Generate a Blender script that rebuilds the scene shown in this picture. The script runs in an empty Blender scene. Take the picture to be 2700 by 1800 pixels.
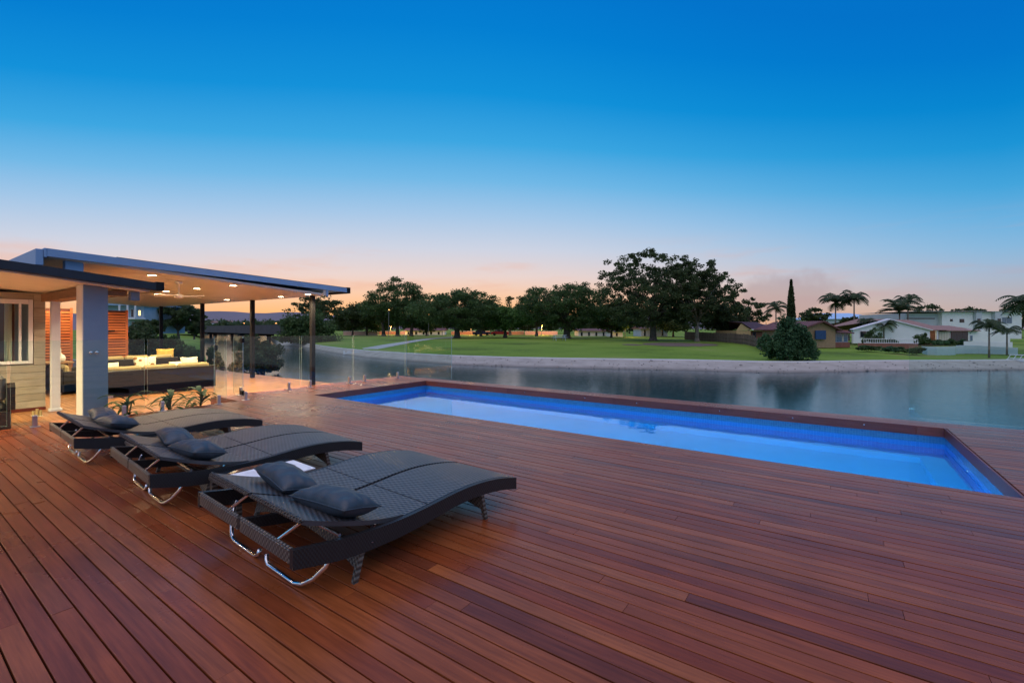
import bpy, bmesh, math, random
import numpy as np
from mathutils import Vector
R = math.radians
random.seed(7)
scene = bpy.context.scene
col = scene.collection

# ------------------------------------------------------------------ camera
F_PX, H_CAM, HOR, YAW = 1207.0, 1.4, 865.0, R(34.8)
cam_data = bpy.data.cameras.new('camera')
cam = bpy.data.objects.new('camera', cam_data)
col.objects.link(cam)
cam.location = (0, 0, H_CAM)
cam.rotation_euler = (R(90), 0, YAW)
cam_data.sensor_width = 36.0
cam_data.lens = 36.0 * F_PX / 2700.0
cam_data.shift_y = -(900.0 - HOR) / 2700.0
cam_data.clip_start = 0.05
cam_data.clip_end = 12000
scene.camera = cam
scene.view_settings.view_transform = 'Standard'
scene.view_settings.look = 'None'
scene.view_settings.exposure = 0.75
scene.view_settings.gamma = 1.0
scene.cycles.use_denoising = True
scene.cycles.max_bounces = 10
scene.cycles.transparent_max_bounces = 24
scene.cycles.sample_clamp_indirect = 6.0

fw = Vector((-math.sin(YAW), math.cos(YAW), 0))
rt = Vector((math.cos(YAW), math.sin(YAW), 0))

def lin(r, g, b):
    f = lambda c: (c / 12.92) if c <= 0.04045 else ((c + 0.055) / 1.055) ** 2.4
    return (f(r / 255.), f(g / 255.), f(b / 255.), 1.0)

# ------------------------------------------------------------------ dusk sky
world = bpy.data.worlds.new('World'); scene.world = world
world.use_nodes = True
nt = world.node_tree; nt.nodes.clear()
def N(t, tree=None, **kw):
    n = (tree or nt).nodes.new(t)
    for k, v in kw.items(): setattr(n, k, v)
    return n
def ramp(node, stops):
    el = node.color_ramp.elements
    while len(el) > 1: el.remove(el[-1])
    el[0].position, el[0].color = stops[0]
    for p, c in stops[1:]:
        e = el.new(p); e.color = c
out = N('ShaderNodeOutputWorld'); bg = N('ShaderNodeBackground')
geo = N('ShaderNodeTexCoord'); sep = N('ShaderNodeSeparateXYZ')
nt.links.new(geo.outputs['Generated'], sep.inputs[0])
def M(op, a, b=None, tree=None, clamp=False):
    t = tree or nt
    n = t.nodes.new('ShaderNodeMath'); n.operation = op; n.use_clamp = clamp
    for i, v in enumerate((a, b)):
        if v is None: continue
        if isinstance(v, (int, float)): n.inputs[i].default_value = v
        else: t.links.new(v, n.inputs[i])
    return n.outputs[0]
SUN_AZ = YAW + math.atan2(1350 - 1200, F_PX)                # the blue comes down lower away from the sunset
hl0 = M('SQRT', M('ADD', M('MULTIPLY', sep.outputs[0], sep.outputs[0]), M('MULTIPLY', sep.outputs[1], sep.outputs[1])))
dot0 = M('DIVIDE', M('ADD', M('MULTIPLY', sep.outputs[0], -math.sin(SUN_AZ)), M('MULTIPLY', sep.outputs[1], math.cos(SUN_AZ))), M('MAXIMUM', hl0, 0.001))
lowr = M('MINIMUM', M('ADD', M('MULTIPLY', M('SUBTRACT', 1.0, dot0), 1.1), 1.0), 1.45)
elev = M('MULTIPLY', M('MULTIPLY', sep.outputs[2], 1.6), lowr, clamp=True)      # 0 .. 1 for sin(elevation) 0 .. 0.625
warm = N('ShaderNodeValToRGB'); cool = N('ShaderNodeValToRGB')
nt.links.new(elev, warm.inputs[0]); nt.links.new(elev, cool.inputs[0])
ramp(warm, [(0.0, lin(255, 178, 92)), (0.05, lin(255, 188, 122)), (0.11, lin(248, 200, 164)), (0.18, lin(232, 210, 204)),
            (0.27, lin(204, 209, 224)), (0.38, lin(164, 197, 229)), (0.49, lin(112, 182, 228)), (0.60, lin(58, 164, 223)),
            (0.73, lin(14, 143, 215)), (0.88, lin(0, 125, 207)), (1.0, lin(0, 115, 202))])
ramp(cool, [(0.0, lin(184, 164, 164)), (0.06, lin(178, 168, 172)), (0.13, lin(168, 173, 186)), (0.20, lin(150, 178, 206)),
            (0.28, lin(124, 178, 217)), (0.37, lin(96, 172, 220)), (0.48, lin(58, 160, 216)), (0.61, lin(20, 144, 210)),
            (0.74, lin(3, 130, 204)), (0.88, lin(0, 117, 200)), (1.0, lin(0, 111, 197))])
GLOW_AZ = YAW + math.atan2(1350 - 760, F_PX)
gx, gy = -math.sin(GLOW_AZ), math.cos(GLOW_AZ)
hl = M('SQRT', M('ADD', M('MULTIPLY', sep.outputs[0], sep.outputs[0]), M('MULTIPLY', sep.outputs[1], sep.outputs[1])))
dot = M('DIVIDE', M('ADD', M('MULTIPLY', sep.outputs[0], gx), M('MULTIPLY', sep.outputs[1], gy)), M('MAXIMUM', hl, 0.001))
mr = N('ShaderNodeMapRange'); mr.interpolation_type = 'SMOOTHSTEP'
mr.inputs[1].default_value = 0.12; mr.inputs[2].default_value = 0.97
nt.links.new(dot, mr.inputs[0])
sky_mix = N('ShaderNodeMixRGB'); nt.links.new(mr.outputs[0], sky_mix.inputs[0])
nt.links.new(cool.outputs[0], sky_mix.inputs[1]); nt.links.new(warm.outputs[0], sky_mix.inputs[2])
# soft low clouds and smoke, in world directions
mp = N('ShaderNodeMapping'); mp.inputs['Scale'].default_value = (2.6, 2.6, 17.0)
nt.links.new(geo.outputs['Generated'], mp.inputs[0])
nz = N('ShaderNodeTexNoise'); nz.inputs['Scale'].default_value = 1.5; nz.inputs['Detail'].default_value = 5.0; nz.inputs['Roughness'].default_value = 0.55
nt.links.new(mp.outputs[0], nz.inputs[0])
cl = N('ShaderNodeMapRange'); cl.interpolation_type = 'SMOOTHSTEP'; cl.inputs[1].default_value = 0.48; cl.inputs[2].default_value = 0.68
nt.links.new(nz.outputs[0], cl.inputs[0])
band = N('ShaderNodeValToRGB'); nt.links.new(sep.outputs[2], band.inputs[0])
ramp(band, [(0.0, (0.25, 0.25, 0.25, 1)), (0.06, (1, 1, 1, 1)), (0.11, (0.9, 0.9, 0.9, 1)), (0.19, (0, 0, 0, 1))])
cfac = M('MULTIPLY', M('MULTIPLY', cl.outputs[0], band.outputs[0]), 0.45)
cl_col = N('ShaderNodeMixRGB'); nt.links.new(mr.outputs[0], cl_col.inputs[0])
cl_col.inputs[1].default_value = lin(176, 163, 178); cl_col.inputs[2].default_value = lin(238, 178, 150)
cmix = N('ShaderNodeMixRGB'); nt.links.new(cfac, cmix.inputs[0])
nt.links.new(sky_mix.outputs[0], cmix.inputs[1]); nt.links.new(cl_col.outputs[0], cmix.inputs[2])
# a bank of grey pink smoke low over the houses
smd = (fw + rt*((2040-1350)/F_PX) + Vector((0, 0, (HOR-785)/F_PX))).normalized()
vd = N('ShaderNodeVectorMath', operation='SUBTRACT'); vd.inputs[1].default_value = smd; nt.links.new(geo.outputs['Generated'], vd.inputs[0])
vs_ = N('ShaderNodeSeparateXYZ'); nt.links.new(vd.outputs[0], vs_.inputs[0])
du = M('ADD', M('MULTIPLY', vs_.outputs[0], rt.x), M('MULTIPLY', vs_.outputs[1], rt.y))
smr = M('ADD', M('POWER', M('ABSOLUTE', M('DIVIDE', du, 0.098)), 2.0), M('POWER', M('ABSOLUTE', M('DIVIDE', vs_.outputs[2], 0.050)), 2.0))
nz2 = N('ShaderNodeTexNoise'); nz2.inputs['Scale'].default_value = 15; nz2.inputs['Detail'].default_value = 5; nt.links.new(geo.outputs['Generated'], nz2.inputs[0])
sm = N('ShaderNodeMapRange'); sm.interpolation_type = 'SMOOTHSTEP'; sm.inputs[1].default_value = 1.1; sm.inputs[2].default_value = 0.25
nt.links.new(M('ADD', smr, M('MULTIPLY', M('SUBTRACT', nz2.outputs[0], 0.5), 2.6)), sm.inputs[0])
smx = N('ShaderNodeMixRGB'); nt.links.new(M('MULTIPLY', sm.outputs[0], 0.55), smx.inputs[0]); nt.links.new(cmix.outputs[0], smx.inputs[1]); smx.inputs[2].default_value = lin(172, 152, 158)
# a share of the physical twilight sky
nish = N('ShaderNodeTexSky'); nish.sky_type = 'NISHITA'; nish.sun_disc = False
nish.sun_elevation = R(1.5); nish.sun_rotation = -GLOW_AZ
nsc = N('ShaderNodeVectorMath', operation='SCALE'); nsc.inputs['Scale'].default_value = 0.10
nt.links.new(nish.outputs[0], nsc.inputs[0])
nmix = N('ShaderNodeMixRGB'); nmix.inputs[0].default_value = 0.015
nt.links.new(smx.outputs[0], nmix.inputs[1]); nt.links.new(nsc.outputs[0], nmix.inputs[2])
nt.links.new(nmix.outputs[0], bg.inputs[0]); bg.inputs[1].default_value = 0.62
nt.links.new(bg.outputs[0], out.inputs[0])

# one broad soft lamp, added high behind the view to lift shaded sides
sun_d = bpy.data.lights.new('sun', 'SUN'); sun = bpy.data.objects.new('sun', sun_d); col.objects.link(sun)
sun_d.energy = 1.15; sun_d.angle = R(110); sun_d.color = (1.0, 0.76, 0.58)
sd = Vector((0.42, -0.91, 0)) * math.cos(R(73)) + Vector((0, 0, math.sin(R(73))))
sun.rotation_euler = sd.to_track_quat('Z', 'Y').to_euler(); sun.location = (0, 0, 30)

# ------------------------------------------------------------------ placing helpers
def ray(px, py):
    return fw + rt * ((px - 1350) / F_PX) + Vector((0, 0, (HOR - py) / F_PX))
def W(px, py, z=0.0):
    d = ray(px, py); s = (z - H_CAM) / d.z
    return Vector((d.x * s, d.y * s, z))
def A(px, py, s):
    d = ray(px, py) * s
    return Vector((d.x, d.y, H_CAM + d.z))
def U(px, s): return (px - 1350) / F_PX * s        # sideways offset of a sight line at depth s
def Z(py, s): return H_CAM + (HOR - py) / F_PX * s

# ------------------------------------------------------------------ mesh helpers
class MB:
    def __init__(s): s.v, s.f = [], []
    def add(s, vs, fs):
        o = len(s.v); s.v += [tuple(p) for p in vs]; s.f += [tuple(i + o for i in q) for q in fs]; return s
    def box(s, x0, x1, y0, y1, z0, z1):
        return s.add([(x0,y0,z0),(x1,y0,z0),(x1,y1,z0),(x0,y1,z0),(x0,y0,z1),(x1,y0,z1),(x1,y1,z1),(x0,y1,z1)],
                     [(3,2,1,0),(4,5,6,7),(0,1,5,4),(1,2,6,5),(2,3,7,6),(3,0,4,7)])
    def bbox(s, x0, x1, y0, y1, z0, z1, b=0.01):    # box with chamfered top and vertical edges
        b = min(b, (x1-x0)*.45, (y1-y0)*.45, (z1-z0)*.45)
        def ring(i, z): return [(x0+i,y0+b,z),(x0+b,y0+i,z),(x1-b,y0+i,z),(x1-i,y0+b,z),(x1-i,y1-b,z),(x1-b,y1-i,z),(x0+b,y1-i,z),(x0+i,y1-b,z)]
        def ring2(z): return [(x0+b,y0+b+b*.3,z),(x0+b*1.3,y0+b,z),(x1-b*1.3,y0+b,z),(x1-b,y0+b*1.3,z),(x1-b,y1-b*1.3,z),(x1-b*1.3,y1-b,z),(x0+b*1.3,y1-b,z),(x0+b,y1-b*1.3,z)]
        rings = [ring2(z0), ring(0, z0+b), ring(0, z1-b), ring2(z1)]
        vs = [p for r in rings for p in r]; fs = [tuple(range(7,-1,-1)), tuple(range(24,32))]
        for k in range(3):
            for i in range(8):
                j = (i+1) % 8; fs.append((k*8+i, k*8+j, k*8+8+j, k*8+8+i))
        return s.add(vs, fs)
    def tube(s, pts, r, n=8, r1=None):
        pts = [Vector(p) for p in pts]; m = len(pts); vs = []; fs = []
        up = Vector((0.13, 0.31, 0.94)).normalized()
        for i, p in enumerate(pts):
            t = (pts[min(i+1, m-1)] - pts[max(i-1, 0)]).normalized()
            a = t.cross(up)
            if a.length < 1e-3: a = t.cross(Vector((1, 0, 0)))
            a.normalize(); b = t.cross(a)
            rr = r if r1 is None else r + (r1 - r) * i / max(1, m - 1)
            for k in range(n):
                an = 2*math.pi*k/n; vs.append(p + a*(rr*math.cos(an)) + b*(rr*math.sin(an)))
        for i in range(m-1):
            for k in range(n):
                l = (k+1) % n; fs.append((i*n+k, i*n+l, i*n+n+l, i*n+n+k))
        fs.append(tuple(range(n-1,-1,-1))); fs.append(tuple(range((m-1)*n, m*n)))
        return s.add(vs, fs)
    def lathe(s, prof, n=16, c=(0,0,0)):
        vs = []; fs = []; m = len(prof)
        for r, z in prof:
            for k in range(n):
                an = 2*math.pi*k/n; vs.append((c[0]+r*math.cos(an), c[1]+r*math.sin(an), c[2]+z))
        for i in range(m-1):
            for k in range(n):
                l = (k+1) % n; fs.append((i*n+k, i*n+l, i*n+n+l, i*n+n+k))
        fs.append(tuple(range(n-1,-1,-1))); fs.append(tuple(range((m-1)*n, m*n)))
        return s.add(vs, fs)
    def prism(s, poly, axis, a, b):                 # polygon in the two other axes, extruded along axis
        n = len(poly); vs = []
        for t in (a, b):
            for p in poly:
                vs.append({'x': (t,p[0],p[1]), 'y': (p[0],t,p[1]), 'z': (p[0],p[1],t)}[axis])
        fs = [tuple(range(n-1,-1,-1)), tuple(range(n, 2*n))]
        for i in range(n):
            j = (i+1) % n; fs.append((i, j, n+j, n+i))
        return s.add(vs, fs)
    def strip(s, top, bot, x0, x1):                 # solid between two (y,z) curves, extruded in x
        n = len(top); vs = []
        for x in (x0, x1):
            vs += [(x, y, z) for y, z in top] + [(x, y, z) for y, z in bot]
        o = 2*n; fs = []
        for i in range(n-1):
            fs += [(i, i+1, o+i+1, o+i), (n+i+1, n+i, o+n+i, o+n+i+1), (i, n+i, n+i+1, i+1), (o+i, o+i+1, o+n+i+1, o+n+i)]
        fs += [(0, o, o+n, n), (n-1, 2*n-1, o+2*n-1, o+n-1)]
        return s.add(vs, fs)
    def mesh(s, name, smooth=False):
        me = bpy.data.meshes.new(name); me.from_pydata(s.v, [], s.f)
        bm = bmesh.new(); bm.from_mesh(me); bmesh.ops.recalc_face_normals(bm, faces=bm.faces); bm.to_mesh(me); bm.free()
        if smooth: me.polygons.foreach_set('use_smooth', [True]*len(me.polygons))
        return me
    def build(s, name, mat, parent=None, smooth=False):
        return link(name, s.mesh(name, smooth), mat, parent)
def link(name, me, mat=None, parent=None):
    if mat is not None and not me.materials: me.materials.append(mat)
    o = bpy.data.objects.new(name, me); col.objects.link(o)
    if parent: o.parent = parent
    return o
def raw(name, V, Fc, mat, parent):
    me = bpy.data.meshes.new(name); me.from_pydata([tuple(v) for v in V], [], Fc); return link(name, me, mat, parent)
def tag(o, label=None, cat=None, group=None, kind=None):
    for k, v in (('label', label), ('category', cat), ('group', group), ('kind', kind)):
        if v: o[k] = v
    return o
def thing(name, label, cat, loc=(0, 0, 0), rz=0.0, group=None):
    o = bpy.data.objects.new(name, None); col.objects.link(o)
    o.empty_display_size = 0.2; o.location = loc; o.rotation_euler = (0, 0, rz)
    return tag(o, label, cat, group)
def copy_tree(o, parent=None):
    c = o.copy(); col.objects.link(c); c.parent = parent
    for ch in list(o.children): copy_tree(ch, c)
    return c
def quads(name, V, mat, parent=None):               # V: (n,4,3) array of quads
    n = V.shape[0]; me = bpy.data.meshes.new(name)
    me.vertices.add(n*4); me.vertices.foreach_set('co', V.astype(np.float32).ravel())
    me.loops.add(n*4); me.loops.foreach_set('vertex_index', np.arange(n*4, dtype=np.int32))
    me.polygons.add(n); me.polygons.foreach_set('loop_start', np.arange(0, n*4, 4, dtype=np.int32))
    me.polygons.foreach_set('loop_total', np.full(n, 4, dtype=np.int32))
    me.update(); me.validate()
    return link(name, me, mat, parent)

# ------------------------------------------------------------------ materials
def newmat(name):
    m = bpy.data.materials.new(name); m.use_nodes = True
    t = m.node_tree; p = t.nodes['Principled BSDF']; return m, t, p
def mat(name, c0, c1=None, rough=0.5, metal=0.0, spec=0.5, scale=6.0, stretch=(1,1,1), bump=0.0, bscale=None, detail=4.0, coat=0.0):
    m, t, p = newmat(name)
    p.inputs['Roughness'].default_value = rough; p.inputs['Metallic'].default_value = metal
    p.inputs['Specular IOR Level'].default_value = spec; p.inputs['Coat Weight'].default_value = coat
    c1 = c1 or tuple(min(1, c*1.25) for c in c0)
    tc = N('ShaderNodeTexCoord', t); mpp = N('ShaderNodeMapping', t); mpp.inputs['Scale'].default_value = stretch
    t.links.new(tc.outputs['Object'], mpp.inputs[0])
    n = N('ShaderNodeTexNoise', t); n.inputs['Scale'].default_value = scale; n.inputs['Detail'].default_value = detail
    t.links.new(mpp.outputs[0], n.inputs[0])
    r = N('ShaderNodeValToRGB', t); ramp(r, [(0.33, (*c0, 1)), (0.67, (*c1, 1))])
    t.links.new(n.outputs[0], r.inputs[0]); t.links.new(r.outputs[0], p.inputs['Base Color'])
    if bump:
        n2 = N('ShaderNodeTexNoise', t); n2.inputs['Scale'].default_value = bscale or scale*4; n2.inputs['Detail'].default_value = 3
        t.links.new(mpp.outputs[0], n2.inputs[0])
        b = N('ShaderNodeBump', t); b.inputs['Strength'].default_value = bump; b.inputs['Distance'].default_value = 0.02
        t.links.new(n2.outputs[0], b.inputs['Height']); t.links.new(b.outputs[0], p.inputs['Normal'])
    return m
def emit(name, c, strength):
    m, t, p = newmat(name)
    p.inputs['Base Color'].default_value = (*c, 1); p.inputs['Emission Color'].default_value = (*c, 1)
    p.inputs['Emission Strength'].default_value = strength
    return m

def timber(name, cols, rough=0.33, grain=1.0, var=True, axis='x', spec=0.5):
    m, t, p = newmat(name)
    g = N('ShaderNodeNewGeometry', t); oi = N('ShaderNodeObjectInfo', t); at = N('ShaderNodeAttribute', t); at.attribute_name = 'rnd'
    rn = M('FRACT', M('ADD', oi.outputs['Random'], at.outputs['Fac'], t), None, t)
    r = N('ShaderNodeValToRGB', t); r.color_ramp.interpolation = 'LINEAR'
    ramp(r, [(i/(len(cols)-1), (*c, 1)) for i, c in enumerate(cols)])
    if var: t.links.new(rn, r.inputs[0])
    off = N('ShaderNodeCombineXYZ', t); t.links.new(M('MULTIPLY', rn, 37.0, t), off.inputs[0]); t.links.new(M('MULTIPLY', rn, 91.0, t), off.inputs[2])
    va = N('ShaderNodeVectorMath', t); va.operation = 'ADD'; t.links.new(g.outputs['Position'], va.inputs[0]); t.links.new(off.outputs[0], va.inputs[1])
    mpp = N('ShaderNodeMapping', t); mpp.inputs['Scale'].default_value = {'x': (1.3, 26, 26), 'y': (26, 1.3, 26), 'z': (26, 26, 1.3)}[axis]
    t.links.new(va.outputs[0], mpp.inputs[0])
    n = N('ShaderNodeTexNoise', t); n.inputs['Scale'].default_value = 2.2; n.inputs['Detail'].default_value = 6; n.inputs['Roughness'].default_value = 0.6
    t.links.new(mpp.outputs[0], n.inputs[0])
    n2 = N('ShaderNodeTexNoise', t); n2.inputs['Scale'].default_value = 1.1; n2.inputs['Detail'].default_value = 3
    t.links.new(va.outputs[0], n2.inputs[0])
    mx = N('ShaderNodeMixRGB', t); mx.blend_type = 'MULTIPLY'; mx.inputs[0].default_value = 0.62*grain
    gr = N('ShaderNodeValToRGB', t); ramp(gr, [(0.3, (0.45, 0.42, 0.42, 1)), (0.7, (1.25, 1.25, 1.25, 1))])
    t.links.new(n.outputs[0], gr.inputs[0]); t.links.new(r.outputs[0], mx.inputs[1]); t.links.new(gr.outputs[0], mx.inputs[2])
    mx2 = N('ShaderNodeMixRGB', t); mx2.blend_type = 'MULTIPLY'; mx2.inputs[0].default_value = 0.5
    g2 = N('ShaderNodeValToRGB', t); ramp(g2, [(0.35, (0.62, 0.58, 0.6, 1)), (0.65, (1.15, 1.15, 1.15, 1))])
    t.links.new(n2.outputs[0], g2.inputs[0]); t.links.new(mx.outputs[0], mx2.inputs[1]); t.links.new(g2.outputs[0], mx2.inputs[2])
    n3 = N('ShaderNodeTexNoise', t); n3.inputs['Scale'].default_value = 0.75; n3.inputs['Detail'].default_value = 7; n3.inputs['Roughness'].default_value = 0.62
    t.links.new(g.outputs['Position'], n3.inputs[0])
    g3 = N('ShaderNodeValToRGB', t); ramp(g3, [(0.36, (0.66, 0.66, 0.70, 1)), (0.50, (1, 1, 1, 1)), (0.66, (1.10, 1.08, 1.06, 1))]); t.links.new(n3.outputs[0], g3.inputs[0])
    mx3 = N('ShaderNodeMixRGB', t); mx3.blend_type = 'MULTIPLY'; mx3.inputs[0].default_value = 0.45; t.links.new(mx2.outputs[0], mx3.inputs[1]); t.links.new(g3.outputs[0], mx3.inputs[2])
    t.links.new(mx3.outputs[0], p.inputs['Base Color'])
    rr = N('ShaderNodeMapRange', t); rr.inputs[3].default_value = rough-0.03; rr.inputs[4].default_value = rough+0.08
    t.links.new(n3.outputs[0], rr.inputs[0]); rr.inputs[1].default_value = 0.3; rr.inputs[2].default_value = 0.7; t.links.new(rr.outputs[0], p.inputs['Roughness'])
    p.inputs['Specular IOR Level'].default_value = spec
    b = N('ShaderNodeBump', t); b.inputs['Strength'].default_value = 0.12; b.inputs['Distance'].default_value = 0.004
    t.links.new(n.outputs[0], b.inputs['Height']); t.links.new(b.outputs[0], p.inputs['Normal'])
    return m

def wicker(name, c0, c1, sx, sy, rough=0.38, bump=0.6, axes=(0, 1)):
    m, t, p = newmat(name)
    tc = N('ShaderNodeTexCoord', t); sp = N('ShaderNodeSeparateXYZ', t); t.links.new(tc.outputs['Object'], sp.inputs[0])
    a = M('SINE', M('MULTIPLY', sp.outputs[axes[0]], sx*math.pi, t), None, t)
    b_ = M('SINE', M('MULTIPLY', sp.outputs[axes[1]], sy*math.pi, t), None, t)
    h = M('MULTIPLY', a, b_, t)
    h2 = M('ADD', M('MULTIPLY', h, 0.5, t), 0.5, t)
    nn = N('ShaderNodeTexNoise', t); nn.inputs['Scale'].default_value = 9; t.links.new(tc.outputs['Object'], nn.inputs[0])
    r = N('ShaderNodeValToRGB', t); ramp(r, [(0.1, (*c0, 1)), (0.9, (*c1, 1))])
    t.links.new(M('ADD', M('MULTIPLY', h2, 0.75, t), M('MULTIPLY', nn.outputs[0], 0.3, t), t), r.inputs[0]); t.links.new(r.outputs[0], p.inputs['Base Color'])
    b = N('ShaderNodeBump', t); b.inputs['Strength'].default_value = bump; b.inputs['Distance'].default_value = 0.004
    t.links.new(h2, b.inputs['Height']); t.links.new(b.outputs[0], p.inputs['Normal'])
    p.inputs['Roughness'].default_value = rough
    return m

def foliage(name, dark, light, trans=0.25):
    m, t, p = newmat(name)
    g = N('ShaderNodeNewGeometry', t); n = N('ShaderNodeTexNoise', t); n.inputs['Scale'].default_value = 0.9; n.inputs['Detail'].default_value = 3
    t.links.new(g.outputs['Position'], n.inputs[0])
    n2 = N('ShaderNodeTexWhiteNoise', t); t.links.new(g.outputs['Position'], n2.inputs[0])
    ad = M('ADD', M('MULTIPLY', n.outputs[0], 0.8, t), M('MULTIPLY', g.outputs['Random Per Island'], 0.3, t), t)
    r = N('ShaderNodeValToRGB', t); ramp(r, [(0.35, (*dark, 1)), (0.8, (*light, 1))])
    t.links.new(ad, r.inputs[0]); t.links.new(r.outputs[0], p.inputs['Base Color'])
    p.inputs['Roughness'].default_value = 0.6; p.inputs['Specular IOR Level'].default_value = 0.25
    tr = N('ShaderNodeBsdfTranslucent', t); t.links.new(r.outputs[0], tr.inputs[0])
    mx = N('ShaderNodeMixShader', t); mx.inputs[0].default_value = trans
    o = t.nodes['Material Output']; t.links.new(p.outputs[0], mx.inputs[1]); t.links.new(tr.outputs[0], mx.inputs[2]); t.links.new(mx.outputs[0], o.inputs[0])
    return m

def clear_glass(name, tint, ior=1.5, rough=0.0, boost=1.0):
    m, t, p = newmat(name); t.nodes.remove(p)
    tr = N('ShaderNodeBsdfTransparent', t); tr.inputs[0].default_value = (*tint, 1)
    gl = N('ShaderNodeBsdfGlossy', t); gl.inputs['Roughness'].default_value = rough; gl.inputs[0].default_value = (1, 1, 1, 1)
    fr = N('ShaderNodeFresnel', t); fr.inputs[0].default_value = ior
    mx = N('ShaderNodeMixShader', t); gm = N('ShaderNodeNewGeometry', t); t.links.new(M('MULTIPLY', fr.outputs[0], M('MULTIPLY', M('SUBTRACT', 1.0, gm.outputs['Backfacing'], t), boost, t), t, True), mx.inputs[0])
    t.links.new(tr.outputs[0], mx.inputs[1]); t.links.new(gl.outputs[0], mx.inputs[2])
    t.links.new(mx.outputs[0], t.nodes['Material Output'].inputs[0])
    return m

MERBAU = [(0.270,0.060,0.016),(0.320,0.084,0.022),(0.220,0.050,0.017),(0.350,0.104,0.030),(0.285,0.066,0.018),(0.175,0.046,0.020),(0.320,0.088,0.024),(0.245,0.057,0.018)]
DRY = [(0.40,0.17,0.055),(0.46,0.21,0.07),(0.36,0.145,0.05),(0.43,0.19,0.065)]
m_board = timber('merbau_decking', MERBAU, rough=0.26, spec=0.27)
m_board_low = timber('dry_decking_under_roof', DRY, rough=0.36)
m_fascia = timber('merbau_fascia', [(0.19,0.045,0.032),(0.22,0.054,0.036),(0.165,0.04,0.03)], rough=0.4)
m_under = mat('dark_gap_blocker', (0.012,0.008,0.007), (0.02,0.013,0.01), rough=0.9)
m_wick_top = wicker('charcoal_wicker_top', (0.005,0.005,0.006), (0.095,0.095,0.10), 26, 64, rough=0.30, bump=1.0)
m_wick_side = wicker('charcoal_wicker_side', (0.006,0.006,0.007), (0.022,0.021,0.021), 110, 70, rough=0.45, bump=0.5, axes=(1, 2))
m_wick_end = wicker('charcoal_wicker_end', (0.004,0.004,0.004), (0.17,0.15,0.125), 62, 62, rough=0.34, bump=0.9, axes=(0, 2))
m_chrome = mat('polished_chrome', (0.75,0.76,0.78), rough=0.08, metal=1.0)
m_steel = mat('brushed_steel', (0.55,0.55,0.57), rough=0.28, metal=1.0)
m_pillow = mat('slate_blue_fabric', (0.026,0.040,0.053), (0.036,0.052,0.066), rough=0.45, scale=30, bump=0.12, bscale=160, spec=0.5)
m_white_top = mat('plain_white_top', (0.80,0.80,0.82), rough=0.25)
m_black_glass = mat('dark_glass_top', (0.012,0.014,0.016), (0.02,0.022,0.025), rough=0.06, spec=0.8)
m_glass = clear_glass('fence_glass', (0.90,0.965,0.945), boost=1.5)
m_edge = mat('green_glass_edge', (0.34,0.50,0.45), (0.42,0.58,0.52), rough=0.15)
m_black = mat('black_metal', (0.008,0.008,0.009), (0.012,0.012,0.013), rough=0.55, spec=0.2)
m_navy = mat('dark_navy_fascia', (0.010,0.013,0.022), (0.014,0.018,0.03), rough=0.45)
m_blue_fascia = mat('pale_blue_grey_paint', (0.20,0.33,0.52), (0.22,0.36,0.55), rough=0.5, scale=2)
m_pillar = mat('slate_blue_render', (0.20,0.27,0.355), (0.23,0.30,0.39), rough=0.7, scale=3, bump=0.1, bscale=60)
m_cream = mat('cream_paint', (0.74,0.71,0.62), (0.78,0.75,0.66), rough=0.6, scale=2)
m_ceiling = mat('cream_ceiling_paint', (0.62,0.55,0.46), (0.66,0.59,0.49), rough=0.35, scale=1.5)
m_clad = timber('limed_timber_cladding', [(0.44,0.40,0.30),(0.48,0.44,0.33),(0.41,0.37,0.275)], rough=0.7, grain=0.6, axis='y', spec=0.2)
m_beam = timber('brown_beam', [(0.30,0.17,0.08),(0.34,0.2,0.1)], rough=0.6)
m_white = mat('white_paint', (0.68,0.69,0.70), (0.76,0.77,0.78), rough=0.5, scale=2)
m_slat = timber('cedar_slat', [(0.46,0.13,0.035),(0.54,0.17,0.05),(0.40,0.10,0.03)], rough=0.5, axis='y')
m_sofa = wicker('brown_wicker_sofa', (0.007,0.006,0.006), (0.022,0.018,0.017), 60, 60, rough=0.5, axes=(1, 2))
m_mustard = mat('mustard_cushion', (0.34,0.25,0.11), (0.39,0.29,0.13), rough=0.85, scale=5, bump=0.2, bscale=40)
m_wood = timber('oiled_teak', [(0.30,0.15,0.06),(0.36,0.19,0.08)], rough=0.5)
m_lamp = emit('downlight_lens', (1.0, 0.80, 0.48), 30.0)
m_trim = mat('white_trim_ring', (0.7,0.68,0.62), rough=0.4)
m_screw = mat('steel_screw', (0.7,0.7,0.72), rough=0.25, metal=1.0)
m_leaf_plant = foliage('strappy_leaf', (0.025,0.07,0.020), (0.07,0.15,0.04), 0.2)
m_curtain = mat('pale_curtain', (0.58,0.54,0.42), (0.66,0.62,0.5), rough=0.9, scale=14, stretch=(12,12,0.4))

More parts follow.
